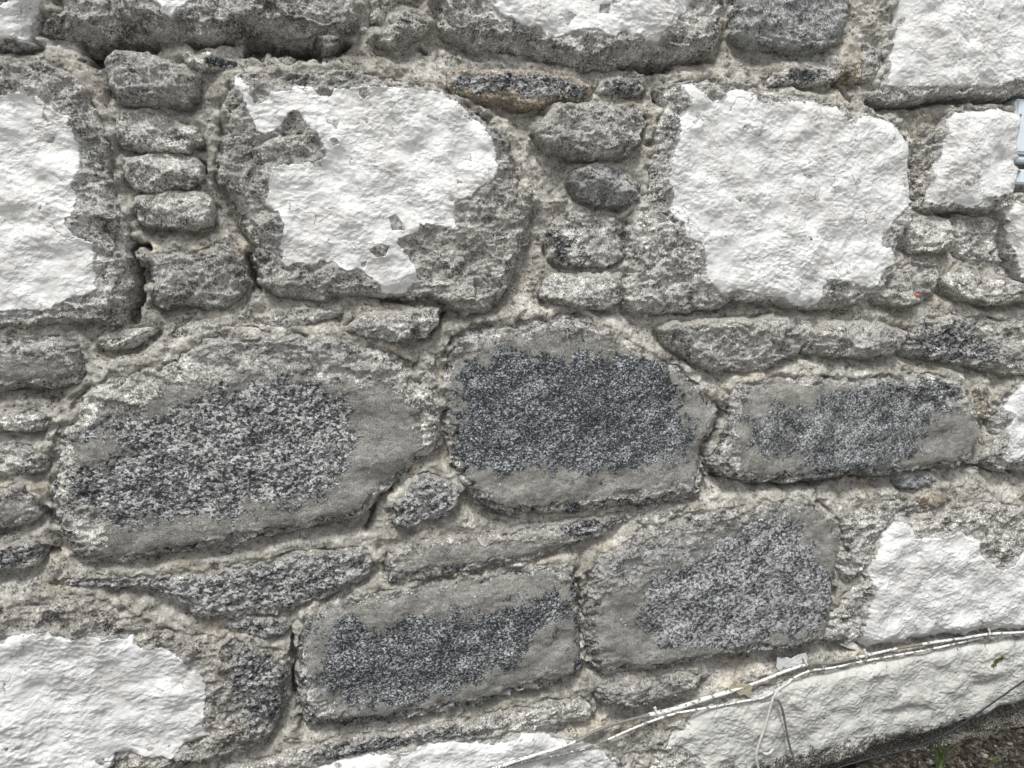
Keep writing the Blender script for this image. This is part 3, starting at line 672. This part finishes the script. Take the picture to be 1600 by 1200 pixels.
WALL = empty("stone_wall", (0.2, 0.0, GROUND_Z))
tag(WALL, "old rubble stone wall with grey mortar joints and flaking white paint", "wall")
gridmesh("mortar", slice(0, NZ), slice(0, NX), mh, DM < 0.045, MORTAR, WALL, {"mask": (foot, 0 * X, 0 * X)})
# solid core behind the face
bx = np.array([[XO0, .1, ZO0], [XO1, .1, ZO0], [XO1, .1, ZO1], [XO0, .1, ZO1], [XO0, .5, ZO0], [XO1, .5, ZO0], [XO1, .5, ZO1], [XO0, .5, ZO1]])
bf = np.array([[0, 1, 2, 3], [5, 4, 7, 6], [4, 0, 3, 7], [1, 5, 6, 2], [3, 2, 6, 7], [4, 5, 1, 0]])
np_mesh("wall_core", bx, bf, MORTAR, WALL, (0.2, .2, 1), {"mask": np.zeros((8, 3))}, smooth=False)

HS = mh.copy()          # top surface, for things lying against the wall
k = 0
for s in todo:
    J, I, d = s['J'], s['I'], s['d']
    x_, z_ = X[J, I], Z[J, I]
    k += 1
    Q = s['Q']; c = Q.mean(0); ext = (Q.max(0) - Q.min(0))
    size = min(1.0, ext.min() / 0.16)
    gdz, gdx = np.gradient(blur(d, 2, 1), gz[J], gx[I])
    down = np.clip(gdz, 0, 1)                       # lower edge: d grows upward
    blocky = s['tilt'][1] > .12 and s['gran'] is None or s['tilt'][1] > .22
    w_ = s['w'] * (.45 if blocky else 1) * (1.0 + 0.45 * n_blk[J, I]) * (1.0 - 0.45 * down) * (1.0 - 0.55 * np.clip(-gdz, 0, 1))
    E = 0.038 + s['h']
    h = s['h'] - E * np.exp(-np.maximum(d, 0) / w_) * 1.0
    h += np.where(d < 0, d * 4.0, 0)
    if blocky:
        rl = c[1] + ext[1] * (.02 + .16 * math.sin(k * 2.3)) + n_big[J, I] * .05 + n_mid[J, I] * .012 + (x_ - c[0]) * .25 * math.sin(k * 1.7)
        h += .015 - np.maximum(z_ - rl, 0) * (.18 + .65 * s['tilt'][1]) - np.maximum(rl - z_, 0) * .20
        h -= np.maximum(np.abs(x_ - c[0] - .1 * ext[0] * math.sin(k)) - ext[0] * .34, 0) * .14
    else:
        h += -(z_ - c[1]) * s['tilt'][1] * 0.55 + (x_ - c[0]) * s['tilt'][0]
    inner = sstep(0, .012, d)
    rg = s['rough']
    h += inner * rg * size * (n_big[J, I] * .014 + n_mid[J, I] * .0105) 
    h += inner * rg * (n_rdg[J, I] * .0038 + n_fin[J, I] * .0020 + n_mic[J, I] * .0007 + fac2[J, I] * .0042 * s['facet'] + fac1[J, I] * .0095 * size * s['facet'])
    # broken-away rim: rock sits lower outside a scalloped line
    lim = .010 + .011 * (1 + n_mid[J, I] * 1.6 + wx[J, I]) * size + down * .006
    sp = sstep(-.0006, .0022, d + fx[J, I] * .003 - lim)
    h -= s['spall'] * (1 - sp) * size
    mk0 = np.zeros_like(d); mk1 = np.zeros_like(d); mk2 = np.full_like(d, s['lime'])
    gm = None
    if s['gran'] is not None:
        gd = sdist(wallpoly(s['gran'], 1), x_ + wx[J, I] * .012, z_ + wz[J, I] * .012)
        mk0 = sstep(-.045 * size, .040 * size, gd)
        if s['skim'] is not None: mk0 = np.maximum(mk0, .44 * (1 - sp))
        h -= mk0 * .0012
        h += mk0 * (n_fin[J, I] * .0012 + fbm(x_, z_, .0052, 2, .6, 77) * .0013)
    if s['skim'] is not None:
        sk = sdist(wallpoly(s['skim'], 1), x_ + wx[J, I] * .012, z_ + wz[J, I] * .012)
        mk1 = sstep(-.030, .026, sk) * (.35 + .65 * sp)
        # the skim is trowelled: flatten relief under it
        hs = blur(h.astype(np.float32), 8, 2)
        h = h + (hs + .0012 - h) * mk1 * .85 * inner
    if s['pale'] is not None:
        pl = sdist(wallpoly(s['pale'], 1), x_ + wx[J, I] * .012, z_ + wz[J, I] * .012)
        pm = sstep(-.02, .02, pl)
        mk2 = mk2 + pm * .8; mk0 = np.maximum(mk0, pm * .42)
    pd = None
    if s['paint'] is not None:
        # ragged flake edge, measured in wall space
        hx, hz = fx[J, I], fz[J, I]
        ax_ = x_ + hx * .0058 + wx[J, I] * .002; az_ = z_ + hz * .0058 + wz[J, I] * .002
        pd = sdist(wallpoly(s['paint']), ax_, az_) + n_mic[J, I] * .0016 + n_fin[J, I] * .0012
        isl = fbm(x_, z_, .030, 5, .68, 110 + k)
        pd = np.minimum(pd, ((.36 if s['dirty'] else .50) - isl) * .05 + .004 * sstep(0, .08, pd) * 4)
        pd = np.where((pd < 0) & (pd > -.012), np.maximum(pd, (isl - .42) * .03), pd)
        for hq in s['holes']:
            pd = np.minimum(pd, -sdist(wallpoly(hq), x_ + hx * .002, z_ + hz * .002))
        pd = np.minimum(pd, d - .003)
        pin = sstep(0, .004, pd)
        hsm = blur(h.astype(np.float32), 7, 2)
        h = h + (hsm - h) * pin * .9
    gbv = np.full_like(d, s['gb'])
    if s['pale'] is not None: gbv = gbv + pm * (.9 - s['gb']) * (s['gran'] is None or 1) * (1 - sstep(-.01, .02, gd) if gm is None and s['gran'] is not None else 1)
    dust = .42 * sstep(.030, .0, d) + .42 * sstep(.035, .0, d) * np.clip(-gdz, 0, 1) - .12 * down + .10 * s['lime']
    trace = sstep(-.022, -.001, pd) * 1.0 if pd is not None else 0 * d
    tone = (1 + 0.12 * (rs.random() - .5)) * (1.12 if blocky else 1.02)
    tint = tuple(np.full_like(d, v * tone) for v in s['tint'])
    o = gridmesh("stone", J, I, h, d > -.006, STONE, WALL,
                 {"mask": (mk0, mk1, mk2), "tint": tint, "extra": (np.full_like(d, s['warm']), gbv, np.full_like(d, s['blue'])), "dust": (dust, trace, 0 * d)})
    if s['label']: o['label'] = s['label']
    HS[J, I] = np.maximum(HS[J, I], np.where(d > 0, h, -1))
    if pd is not None:
        hb = blur(h.astype(np.float32), 2, 2)
        top = hb + .0019 + n_wav[J, I] * .0017 * np.clip(.75 + n_big[J, I] * 1.4, .25, 1.5) + n_blk[J, I] * .0015 + n_dnt[J, I] * .0040 * inner + .0012 * np.clip(n_rdg[J, I], 0, 1) + np.exp(-np.maximum(pd, 0) / .004) * .0002
        hp = np.where(pd > 0, top, hb - .004)
        hp = hp + (hb - .004 - hp) * (1 - sstep(-.0002, .0007, pd))
        fm = sstep(0.135, 0.045, z_ - GROUND_Z) if s['dirty'] else np.zeros_like(d)
        p = gridmesh("paint", J, I, hp, pd > -.0015, PAINT_D if s['dirty'] else PAINT, o, {"mask": (fm, 0 * fm, 0 * fm)})
        HS[J, I] = np.maximum(HS[J, I], np.where(pd > 0, hp, -1))

def surf(x, z):
    i = min(max(np.searchsorted(gx, x), 2), NX - 3); j = min(max(np.searchsorted(gz, z), 2), NZ - 3)
    return float(np.max(HS[j - 2:j + 3, i - 2:i + 3]))

# ------------------------------------------------------------------ cables
def catmull(P, step=0.004):
    P = [P[0]] + list(P) + [P[-1]]; out = []
    for a, b, c, d in zip(P[:-3], P[1:-2], P[2:-1], P[3:]):
        n = max(2, int((c - b).length / step))
        for i in range(n):
            t = i / n
            out.append(0.5 * ((2 * b) + (c - a) * t + (2 * a - 5 * b + 4 * c - d) * t * t + (3 * b - a - 3 * c + d) * t ** 3))
    out.append(P[-2]); return out

def tube(name, pts, rad, mat, parent=None, seg=10, mask=None):
    pts = [Vector(p) for p in pts]; n = len(pts)
    co = []; att = []
    for i, p in enumerate(pts):
        t = (pts[min(i + 1, n - 1)] - pts[max(i - 1, 0)]).normalized()
        up = Vector((0, -1, 0)); s = t.cross(up).normalized(); u = s.cross(t)
        r = rad(i / max(n - 1, 1)) if callable(rad) else rad
        mv = mask(p) if mask else 0
        for k in range(seg):
            a = 2 * math.pi * k / seg
            co.append(p + s * math.cos(a) * r + u * math.sin(a) * r); att.append((mv, 0, 0))
    F = [[i * seg + k, i * seg + (k + 1) % seg, (i + 1) * seg + (k + 1) % seg, (i + 1) * seg + k] for i in range(n - 1) for k in range(seg)]
    b = len(co)
    co += [pts[0], pts[-1]]; att += [att[0], att[-1]]
    for k in range(seg):
        F.append([b, (k + 1) % seg, k, k]); F.append([b + 1, (n - 1) * seg + k, (n - 1) * seg + (k + 1) % seg, (n - 1) * seg + (k + 1) % seg])
    me = bpy.data.meshes.new(name)
    loc = sum(pts, Vector()) / n
    me.from_pydata([c - loc for c in co], [], [f if f[2] != f[3] else f[:3] for f in F])
    for p in me.polygons: p.use_smooth = True
    a = me.attributes.new("mask", 'FLOAT_COLOR', 'POINT')
    a.data.foreach_set("color", [v for t_ in att for v in (*t_, 1)])
    me.materials.append(mat)
    o = bpy.data.objects.new(name, me); link(o, parent)
    o.location = loc - (wloc(parent) if parent else Vector())
    return o

def mat_cable():
    m = NT("painted_cable")
    mk = m.sep(m.attr("mask"))[0]
    n = m.noise(90, 5, 0.7)
    f = m.step(m.math('ADD', n, m.math('MULTIPLY', mk, 0.5)), 0.56, 0.58)
    c = m.mix(f, m.ramp(m.noise(40, 5, .7), (0.4, (0.62, 0.61, 0.58)), (0.6, (0.76, 0.76, 0.74))), m.ramp(m.noise(300, 4, .7), (0.35, (0.10, 0.095, 0.085)), (0.65, (0.27, 0.255, 0.23))))
    return m.out(c, 0.55, m.bump(m.math('ADD', m.math('MULTIPLY', f, -0.5), m.noise(350, 3, .6)), 0.003, .8), .4)
CAB = mat_cable()
def plain(name, col, rough=0.6, var=0.35, scale=120, bump=0.4, dist=.003):
    m = NT(name)
    n = m.noise(scale, 5, 0.7)
    c = m.mix(1.0, col, m.ramp(n, (0.3, 1 - var), (0.7, 1 + var)), 'MULTIPLY')
    return m.out(c, rough, m.bump(m.noise(scale * 2.5, 4, .6), dist, bump), .3)

def onwall(P, off):
    """pixel track -> points riding on the wall relief, smoothed like a taut cable"""
    Q = [at3(*p) for p in P]
    Q = catmull(Q, .012)
    hh = np.array([max(surf(q.x, q.z), -.018) for q in Q])
    n = len(hh)
    sm = np.array([hh[max(0, i - 7):i + 8].max() for i in range(n)])
    sm = np.array([sm[max(0, i - 9):i + 10].mean() for i in range(n)])
    return catmull([Vector((q.x, -(s + off), q.z)) for q, s in zip(Q, sm)], .004)

def mbelt(p):
    q = cam_px(p)
    v = 0
    if 900 < q < 1012: v = .9
    if 1262 < q < 1335 or 1400 < q < 1440: v = .5
    return v
CI = CR.inverted()
def cam_px(p):
    l = CI @ (Vector(p) - CP)
    return 800 + F_PX * l.x / -l.z

A = [(640,1240),(700,1218),(770,1196),(812,1182),(860,1168),(908,1152),(925,1143),(965,1131),(1015,1119),(1045,1112),(1075,1102),(1110,1089),(1150,1076),(1195,1061),(1222,1050),(1262,1038),(1300,1036),(1345,1026),(1400,1014),(1448,1005),(1500,996),(1542,989),(1600,986),(1700,980)]
B = [(660,1242),(760,1204),(830,1184),(900,1170),(950,1154),(1000,1133),(1050,1116),(1110,1103),(1160,1093),(1192,1087),(1230,1062),(1262,1047),(1300,1042),(1350,1032),(1400,1023),(1450,1014),(1500,1003),(1545,994),(1600,991),(1700,985)]
tag(tube("cable", onwall(A, .0036), lambda t: .0034 + (.0016 if .28 < t < .40 else 0), CAB, mask=mbelt),
    "upper white painted cable clipped along the foot of the wall, caked with mortar", "cable", "cables along the wall foot")
tag(tube("cable", onwall(B, .0030), .0026, CAB, mask=lambda p: .25 if cam_px(p) < 950 else 0.05),
    "lower thinner white painted cable running just under the thicker one", "cable", "cables along the wall foot")
GREYC = plain("grey_cable", (0.50, 0.495, 0.47), .55, .35, 150)
C_ = [(1224,1056),(1206,1068),(1196,1084),(1189,1110),(1180,1138),(1173,1158),(1171,1178),(1178,1196),(1190,1215)]
D_ = [(1180,1089),(1198,1085),(1208,1088),(1214,1105),(1219,1130),(1224,1155),(1232,1180),(1238,1205),(1240,1230)]
tag(tube("cable", onwall(C_, .010), .0028, GREYC), "pale loop of cable hanging down from the painted pair, left of the other", "cable", "hanging cable ends")
tag(tube("cable", onwall(D_, .010), .0027, plain("dark_wire", (0.16, 0.155, 0.145), .55, .6, 60)), "grey mottled cable end hanging down to the soil", "cable", "hanging cable ends")
BL = plain("blue_black_cable", (0.018, 0.021, 0.026), .5, .2, 90)
Eb = [at3(1700, 1000, .05), at3(1640, 1040, .05), at3(1600, 1064, .055), at3(1560, 1092, .06), at3(1520, 1120, .065), at3(1480, 1146, .07), at3(1440, 1164, .07), at3(1395, 1177, .065), at3(1350, 1188, .06), at3(1310, 1200, .05), at3(1260,1225,.05)]
tag(tube("cable", catmull(Eb, .005), .0020, BL), "thin blue-black cable sagging over the soil at the bottom right", "cable")

# cable clips: a saddle and a nail each
CLIP = plain("clip_plastic", (0.50, 0.49, 0.46), .5, .3, 200)
def ico(name, loc, r, mat, parent=None, sub=2, sq=(1, 1, 1), jit=0.0, rnd=None):
    import bmesh
    bm = bmesh.new(); bmesh.ops.create_icosphere(bm, subdivisions=sub, radius=r)
    rr = rnd or random
    for v in bm.verts:
        f = 1 + rr.uniform(-jit, jit)
        v.co = Vector((v.co.x * sq[0] * f, v.co.y * sq[1] * f, v.co.z * sq[2] * f))
    me = bpy.data.meshes.new(name); bm.to_mesh(me); bm.free()
    for p in me.polygons: p.use_smooth = jit < .12
    me.materials.append(mat)
    o = bpy.data.objects.new(name, me); link(o, parent)
    o.location = Vector(loc) - (wloc(parent) if parent else Vector())
    return o
for i, (px, py, ang, lab) in enumerate([
        (1026, 1115, -15, "white clip with a round nail head holding the two cables on bare mortar"),
        (1258, 1036, -12, "clip beside the loose pale paint flake"),
        (1352, 1024, -10, "small white clip just below the left corner of the thick white paint"),
        (1545, 988, -6, "dark grey clip nearest the right end of the cable pair"),
        (1190, 1166, 80, "empty grey clip on the dirty white paint beside the hanging cable")]):
    p = at3(px, py); hgt = max(surf(p.x, p.z), -.01)
    base = Vector((p.x, -hgt - .004, p.z))
    r = empty("cable_clip", base)
    tag(r, lab, "clip", "clips holding the cables")
    t = Matrix.Rotation(R(ang), 3, 'Y')
    pts = [base + t @ Vector((0, -.0075 * math.sin(a) - .001, .0105 * math.cos(a))) for a in np.linspace(.0, math.pi, 9)]
    tube("saddle", pts, .0028, CLIP if i != 3 else GREYC, r, 8)
    ico("nail_head", base + t @ Vector((0, -.004, .0125)), .0042, CLIP if i != 3 else GREYC, r, 2, (1, .6, 1))

# loose bits on the wall
def flake(name, P, thick, mat, bend=.004, hoff=.003, seed=0, flat=None):
    Q = np.array([at(*p) for p in P]); c = Q.mean(0); rr = random.Random(seed)
    hh = surf(c[0], c[1]) + hoff if flat is None else flat
    n = len(Q); vs = [];
    rings = [1.0, .66, .33]
    for side in (0, 1):
        for q in rings:
            for (x, z) in Q:
                xx, zz = c[0] + (x - c[0]) * q, c[1] + (z - c[1]) * q
                b = bend * math.sin((xx - c[0]) * 60 + seed) + rr.uniform(-.0006, .0006)
                vs.append((xx, -(hh + b + (thick if side == 0 else 0)), zz))
        vs.append((c[0], -(hh + (thick if side == 0 else 0)), c[1]))
    F = []; m = n * 3 + 1
    for side in (0, 1):
        o = side * m
        for q in range(2):
            for i in range(n):
                j = (i + 1) % n
                F.append([o + q * n + i, o + q * n + j, o + (q + 1) * n + j, o + (q + 1) * n + i])
        for i in range(n): F.append([o + 2 * n + i, o + 2 * n + (i + 1) % n, o + 3 * n])
    for i in range(n): F.append([i, (i + 1) % n, m + (i + 1) % n, m + i])
    me = bpy.data.meshes.new(name); loc = Vector((c[0], -hh, c[1]))
    me.from_pydata([Vector(v) - loc for v in vs], [], F); me.materials.append(mat)
    o = bpy.data.objects.new(name, me); link(o); o.location = loc
    return o
tag(flake("paint_flake", [(1217,1046),(1219,1030),(1226,1032),(1234,1030),(1240,1032),(1248,1026),(1254,1024),(1262,1022),(1265,1030),(1262,1038),(1254,1042),(1240,1046),(1228,1052),(1220,1050)], .0016, plain("flake_paint", (0.55, 0.57, 0.56), .6, .12, 90), .003, .006),
    "loose pale paint flake stuck above the cables", "paint flake")
tag(flake("paint_flake", [(1318,1011),(1325,1006),(1338,1006),(1345,1012),(1342,1018),(1330,1016)], .0012, plain("flake_paint_white", (0.68, 0.68, 0.66), .6, .1, 90), .002, .004),
    "small curled white paint flake below the painted stone's corner", "paint flake")
tag(flake("dry_leaf", [(1139,1074),(1144,1067),(1150,1069),(1154,1065),(1160,1068),(1168,1066),(1173,1071),(1170,1077),(1173,1084),(1166,1086),(1160,1082),(1154,1085),(1148,1080),(1140,1081)], .001, plain("dry_leaf_skin", (0.36, 0.32, 0.24), .8, .3, 260), .003, .010),
    "crumpled beige dry leaf caught on the cables", "leaf")
o = ico("orange_berry", at3(1433, 461, max(surf(*at(1433, 461)), -.01) + .003), .0042, plain("orange_skin", (0.62, 0.12, 0.05), .45, .2, 200), None, 3, (1.25, .8, .85), .03)
tag(o, "tiny orange-red berry stuck on a grey stone", "berry")

# pale blue window frame at the right edge (rails proud of the pane)
FR = plain("pale_blue_plastic", (0.60, 0.67, 0.71), .35, .05, 40, .1)
win = empty("window_frame", at3(1650, 230, -.01)); tag(win, "pale blue window frame at the right edge of the wall", "window")
def boxpx(name, a, b, h0, h1, mat, parent, bev=.004):
    import bmesh
    pa, pb = at3(*a), at3(*b)
    xa, xb = sorted((pa.x, pb.x)); za, zb = sorted((pa.z, pb.z))
    bm = bmesh.new(); bmesh.ops.create_cube(bm, size=1)
    for v in bm.verts: v.co = Vector((v.co.x * (xb - xa), v.co.y * (h1 - h0), v.co.z * (zb - za)))
    bmesh.ops.bevel(bm, geom=bm.edges[:], offset=bev, segments=3, affect='EDGES')
    me = bpy.data.meshes.new(name); bm.to_mesh(me); bm.free(); me.materials.append(mat)
    for p in me.polygons: p.use_smooth = False
    o = bpy.data.objects.new(name, me); link(o, parent)
    o.location = Vector(((xa + xb) / 2, -(h0 + h1) / 2, (za + zb) / 2)) - wloc(parent)
    return o
boxpx("side_rail", (1590, 153), (1612, 241), -.045, .0, FR, win, .006)
boxpx("bottom_rail", (1588, 243), (1760, 262), -.045, -.003, FR, win)
boxpx("sill", (1586, 264), (1760, 296), -.045, .004, FR, win)
boxpx("pane", (1612, 150), (1760, 241), -.045, -.025, plain("dark_pane", (0.08, 0.10, 0.11), .1, .05, 20, .0), win, .001)

# ------------------------------------------------------------------ ground, soil, pebbles, grass
def mat_soil():
    m = NT("dark_soil")
    n = m.noise(60, 7, .75); n2 = m.noise(260, 5, .8)
    c = m.ramp(n, (0.40, (0.014, 0.012, 0.008)), (0.5, (0.05, 0.043, 0.033)), (0.62, (0.19, 0.175, 0.145)))
    c = m.mix(1.0, c, m.ramp(n2, (0.35, .4), (.65, 1.8)), 'MULTIPLY')
    return m.out(c, .95, m.bump(m.math('ADD', n, n2), .01, 1.0), .2)
SOIL = mat_soil()
ux = np.concatenate([-np.geomspace(120, XO0 * -1 + .3, 14), np.arange(-.6, x1 + .3, .006), np.geomspace(x1 + .35, 120, 14)])
uy = np.concatenate([-np.geomspace(120, .62, 16), np.arange(-.6, .02, .006), [.1, .3, .6, 1, 2, 5, 12, 30, 70, 120]])
GX_, GY_ = np.meshgrid(ux, uy)
near = np.exp(-np.abs(GY_) * 1.2)
xr0 = at(1240, 1200)[0]
GH = GROUND_Z + .004 * near + (fbm(GX_, GY_, .09, 4, .55, 91) * .014 + fbm(GX_, GY_, .018, 4, .6, 95) * .009) * near
GH += .012 * np.exp(-np.abs(GY_) / .04)
GH = np.where(GX_ < -.4, GH, GH)
nz_, nx_ = GX_.shape; idx = np.arange(nz_ * nx_).reshape(nz_, nx_)
F = np.stack([idx[:-1, :-1].ravel(), idx[:-1, 1:].ravel(), idx[1:, 1:].ravel(), idx[1:, :-1].ravel()], 1)
g = np_mesh("ground", np.stack([GX_.ravel(), GY_.ravel(), GH.ravel()], 1), F, SOIL)
tag(g, "dark damp soil at the foot of the wall", "ground", kind="structure")
bounce_mat = plain("pale_bounce_sheet", (0.34, 0.33, 0.31), .9, .25, 30, .5)  # unseen pale paving, added to bounce light onto the stone undersides
P_ = np.array([[-60, -60, 0], [60, -60, 0], [60, -.75, 0], [-60, -.75, 0]], float)
vx = np.concatenate([np.linspace(-60, -3, 12), np.linspace(-2.8, 3, 60), np.linspace(3.3, 60, 12)])
vy = np.concatenate([np.linspace(-60, -4, 10), np.linspace(-3.8, -.75, 40)])
VX, VY = np.meshgrid(vx, vy); VZ = np.full(VX.shape, GROUND_Z + .075) + fbm(VX, VY, .4, 3, .5, 99) * .006
VZ[-1] -= .09
idx = np.arange(VX.size).reshape(VX.shape)
Fp = np.stack([idx[:-1, :-1].ravel(), idx[:-1, 1:].ravel(), idx[1:, 1:].ravel(), idx[1:, :-1].ravel()], 1)
tag(np_mesh("bounce_sheet", np.stack([VX.ravel(), VY.ravel(), VZ.ravel()], 1), Fp, bounce_mat), "unseen pale ground sheet added to bounce light up under the stones", "bounce_sheet", kind="structure")
def gz_at(x, y):
    i = int(np.argmin(np.abs(ux - x))); j = int(np.argmin(np.abs(uy - y))); return float(GH[j, i])

# loose grit and crumbs as one uncountable scatter
import bmesh
rr = random.Random(9)
PEB = NT("grit"); pn = PEB.noise(45, 3, .6)
PEBM = PEB.out(PEB.mix(1.0, PEB.ramp(PEB.vor(90), (0.3, (0.022, .019, .015)), (.75, (.08, .072, .06)), (.95, (.34, .33, .30))), PEB.ramp(PEB.noise(400, 4, .7), (.35, .6), (.65, 1.4)), 'MULTIPLY'), .9, PEB.bump(PEB.noise(300, 3, .6), .004, .8))
CHIPM = [plain('chip_dark', (.07, .068, .062), .8, .5, 90), plain('chip_bark', (.10, .075, .05), .9, .5, 90), plain('chip_pale', (.17, .165, .15), .8, .4, 90)]
bmm = bmesh.new()
for i in range(1500):
    x = rr.uniform(xr0 - .35, x1 + .25); y = -abs(rr.gauss(.02, .13)) - .01
    r = rr.choice([.002, .002, .003, .003, .005, .007]) * rr.uniform(.7, 1.3)
    mt = Matrix.Translation((x, y, gz_at(x, y) + r * .3)) @ Matrix.Rotation(rr.uniform(0, 6), 4, Vector((rr.random(), rr.random(), rr.random() + .1)).normalized()) @ Matrix.Diagonal((r * rr.uniform(.8, 1.6), r, r * rr.uniform(.5, .9), 1))
    res = bmesh.ops.create_icosphere(bmm, subdivisions=1, radius=1, matrix=mt)
    for v in res['verts']: v.co += Vector((rr.uniform(-1, 1), rr.uniform(-1, 1), rr.uniform(-1, 1))) * r * .22
for i in range(70):
    x = rr.uniform(xr0 + .05, x1 + .1); y = -abs(rr.gauss(.05, .10)) - .02
    r = rr.uniform(.003, .009); a_, b_, c_ = rr.uniform(0, 6.2), rr.uniform(1, 1.8), rr.uniform(.25, .5)
    res = bmesh.ops.create_icosphere(bmm, subdivisions=2, radius=1)
    for v in res['verts']: v.co = v.co * rr.uniform(.8, 1.15)
    bmesh.ops.transform(bmm, matrix=Matrix.Translation((x, y, gz_at(x, y) + r * .15)) @ Matrix.Rotation(a_, 4, 'Z') @ Matrix.Rotation(rr.uniform(-.4, .4), 4, 'X') @ Matrix.Diagonal((r * b_, r, r * c_, 1)), verts=res['verts'])
    for v in res['verts']:
        for f in v.link_faces: f.material_index = 1 + i % 3
me = bpy.data.meshes.new("gravel"); bmm.to_mesh(me); bmm.free(); me.materials.append(PEBM)
for m_ in CHIPM: me.materials.append(m_)
for m_ in CHIPM: me.materials.append(m_)
gr = bpy.data.objects.new("gravel", me); link(gr); tag(gr, "loose grit and crumbs scattered over the soil", "gravel", kind="stuff")

def blades(name, root, n, hmin, hmax, spread, mat, seed, parent=None, lean=(0, 0)):
    r = random.Random(seed); vs = []; fs = []
    for i in range(n):
        a = r.uniform(0, 2 * math.pi); L = r.uniform(hmin, hmax); wd = r.uniform(.0014, .0028)
        b = Vector((r.uniform(-1, 1) * .008, r.uniform(-1, 1) * .006, 0))
        dr = Vector((math.cos(a), -abs(math.sin(a)) * .6, 0)) * r.uniform(.3, 1) * spread + Vector((lean[0], lean[1], 0))
        sd_ = Vector((-dr.y, dr.x, 0)).normalized() if dr.length > 1e-4 else Vector((1, 0, 0))
        sd_ = (sd_ + Vector((.8, 0, 0))).normalized()
        K = 7; b0 = len(vs)
        for k_ in range(K + 1):
            t = k_ / K
            p = b + Vector((0, 0, L * (t - .28 * t * t))) + dr * L * t * t
            ww = wd * (1 - t) ** .7 + .0001
            vs += [p - sd_ * ww, p + Vector((0, -ww * .5, 0)), p + sd_ * ww]
        for k_ in range(K):
            q = b0 + k_ * 3
            fs += [[q, q + 1, q + 4, q + 3], [q + 1, q + 2, q + 5, q + 4]]
    me = bpy.data.meshes.new(name); me.from_pydata(vs, [], fs)
    for p in me.polygons: p.use_smooth = True
    me.materials.append(mat)
    o = bpy.data.objects.new(name, me); link(o, parent); o.location = Vector(root) - (wloc(parent) if parent else Vector())
    return o
GRS = plain("grass_blade", (0.085, 0.13, 0.04), .5, .3, 60, .1)
DRY = plain("dry_blade", (0.22, 0.20, 0.13), .6, .3, 60, .1)
gp = at3(1472, 1160, .05)
gt = empty("grass_tuft", (gp.x, gp.y, gz_at(gp.x, gp.y) - .002))
tag(gt, "small green grass tuft growing where the wall meets the soil", "grass")
blades("green_blades", gt.location, 22, .08, .16, .62, GRS, 3, gt)
blades("dry_blades", gt.location, 10, .07, .12, .9, DRY, 4, gt)
gp = at3(1545, 1200, .07)
gt2 = empty("grass_tuft", (gp.x, gp.y, gz_at(gp.x, gp.y) - .002))
tag(gt2, "low flat grass seedling on the soil by the bottom edge", "grass")
blades("green_blades", gt2.location, 9, .02, .035, 1.2, GRS, 8, gt2)
# moss cushion
bmm = bmesh.new(); mp = at3(1552, 1031); hm = surf(mp.x, mp.z)
rr = random.Random(2)
for i in range(160):
    t = rr.uniform(-1, 1); x = mp.x + t * .017 + rr.gauss(0, .002); z = mp.z + t * .008 + rr.gauss(0, .0035) * (1 - abs(t) * .5)
    r = rr.uniform(.0008, .002)
    bmesh.ops.create_icosphere(bmm, subdivisions=1, radius=r, matrix=Matrix.Translation((x, -surf(x, z) - r * .3, z)))
me = bpy.data.meshes.new("moss"); bmm.to_mesh(me); bmm.free(); me.materials.append(plain("moss_green", (0.075, 0.075, 0.022), .9, .5, 300))
mo = bpy.data.objects.new("moss", me); link(mo); tag(mo, "small olive moss cushion on the dirty white paint", "moss", kind="stuff")
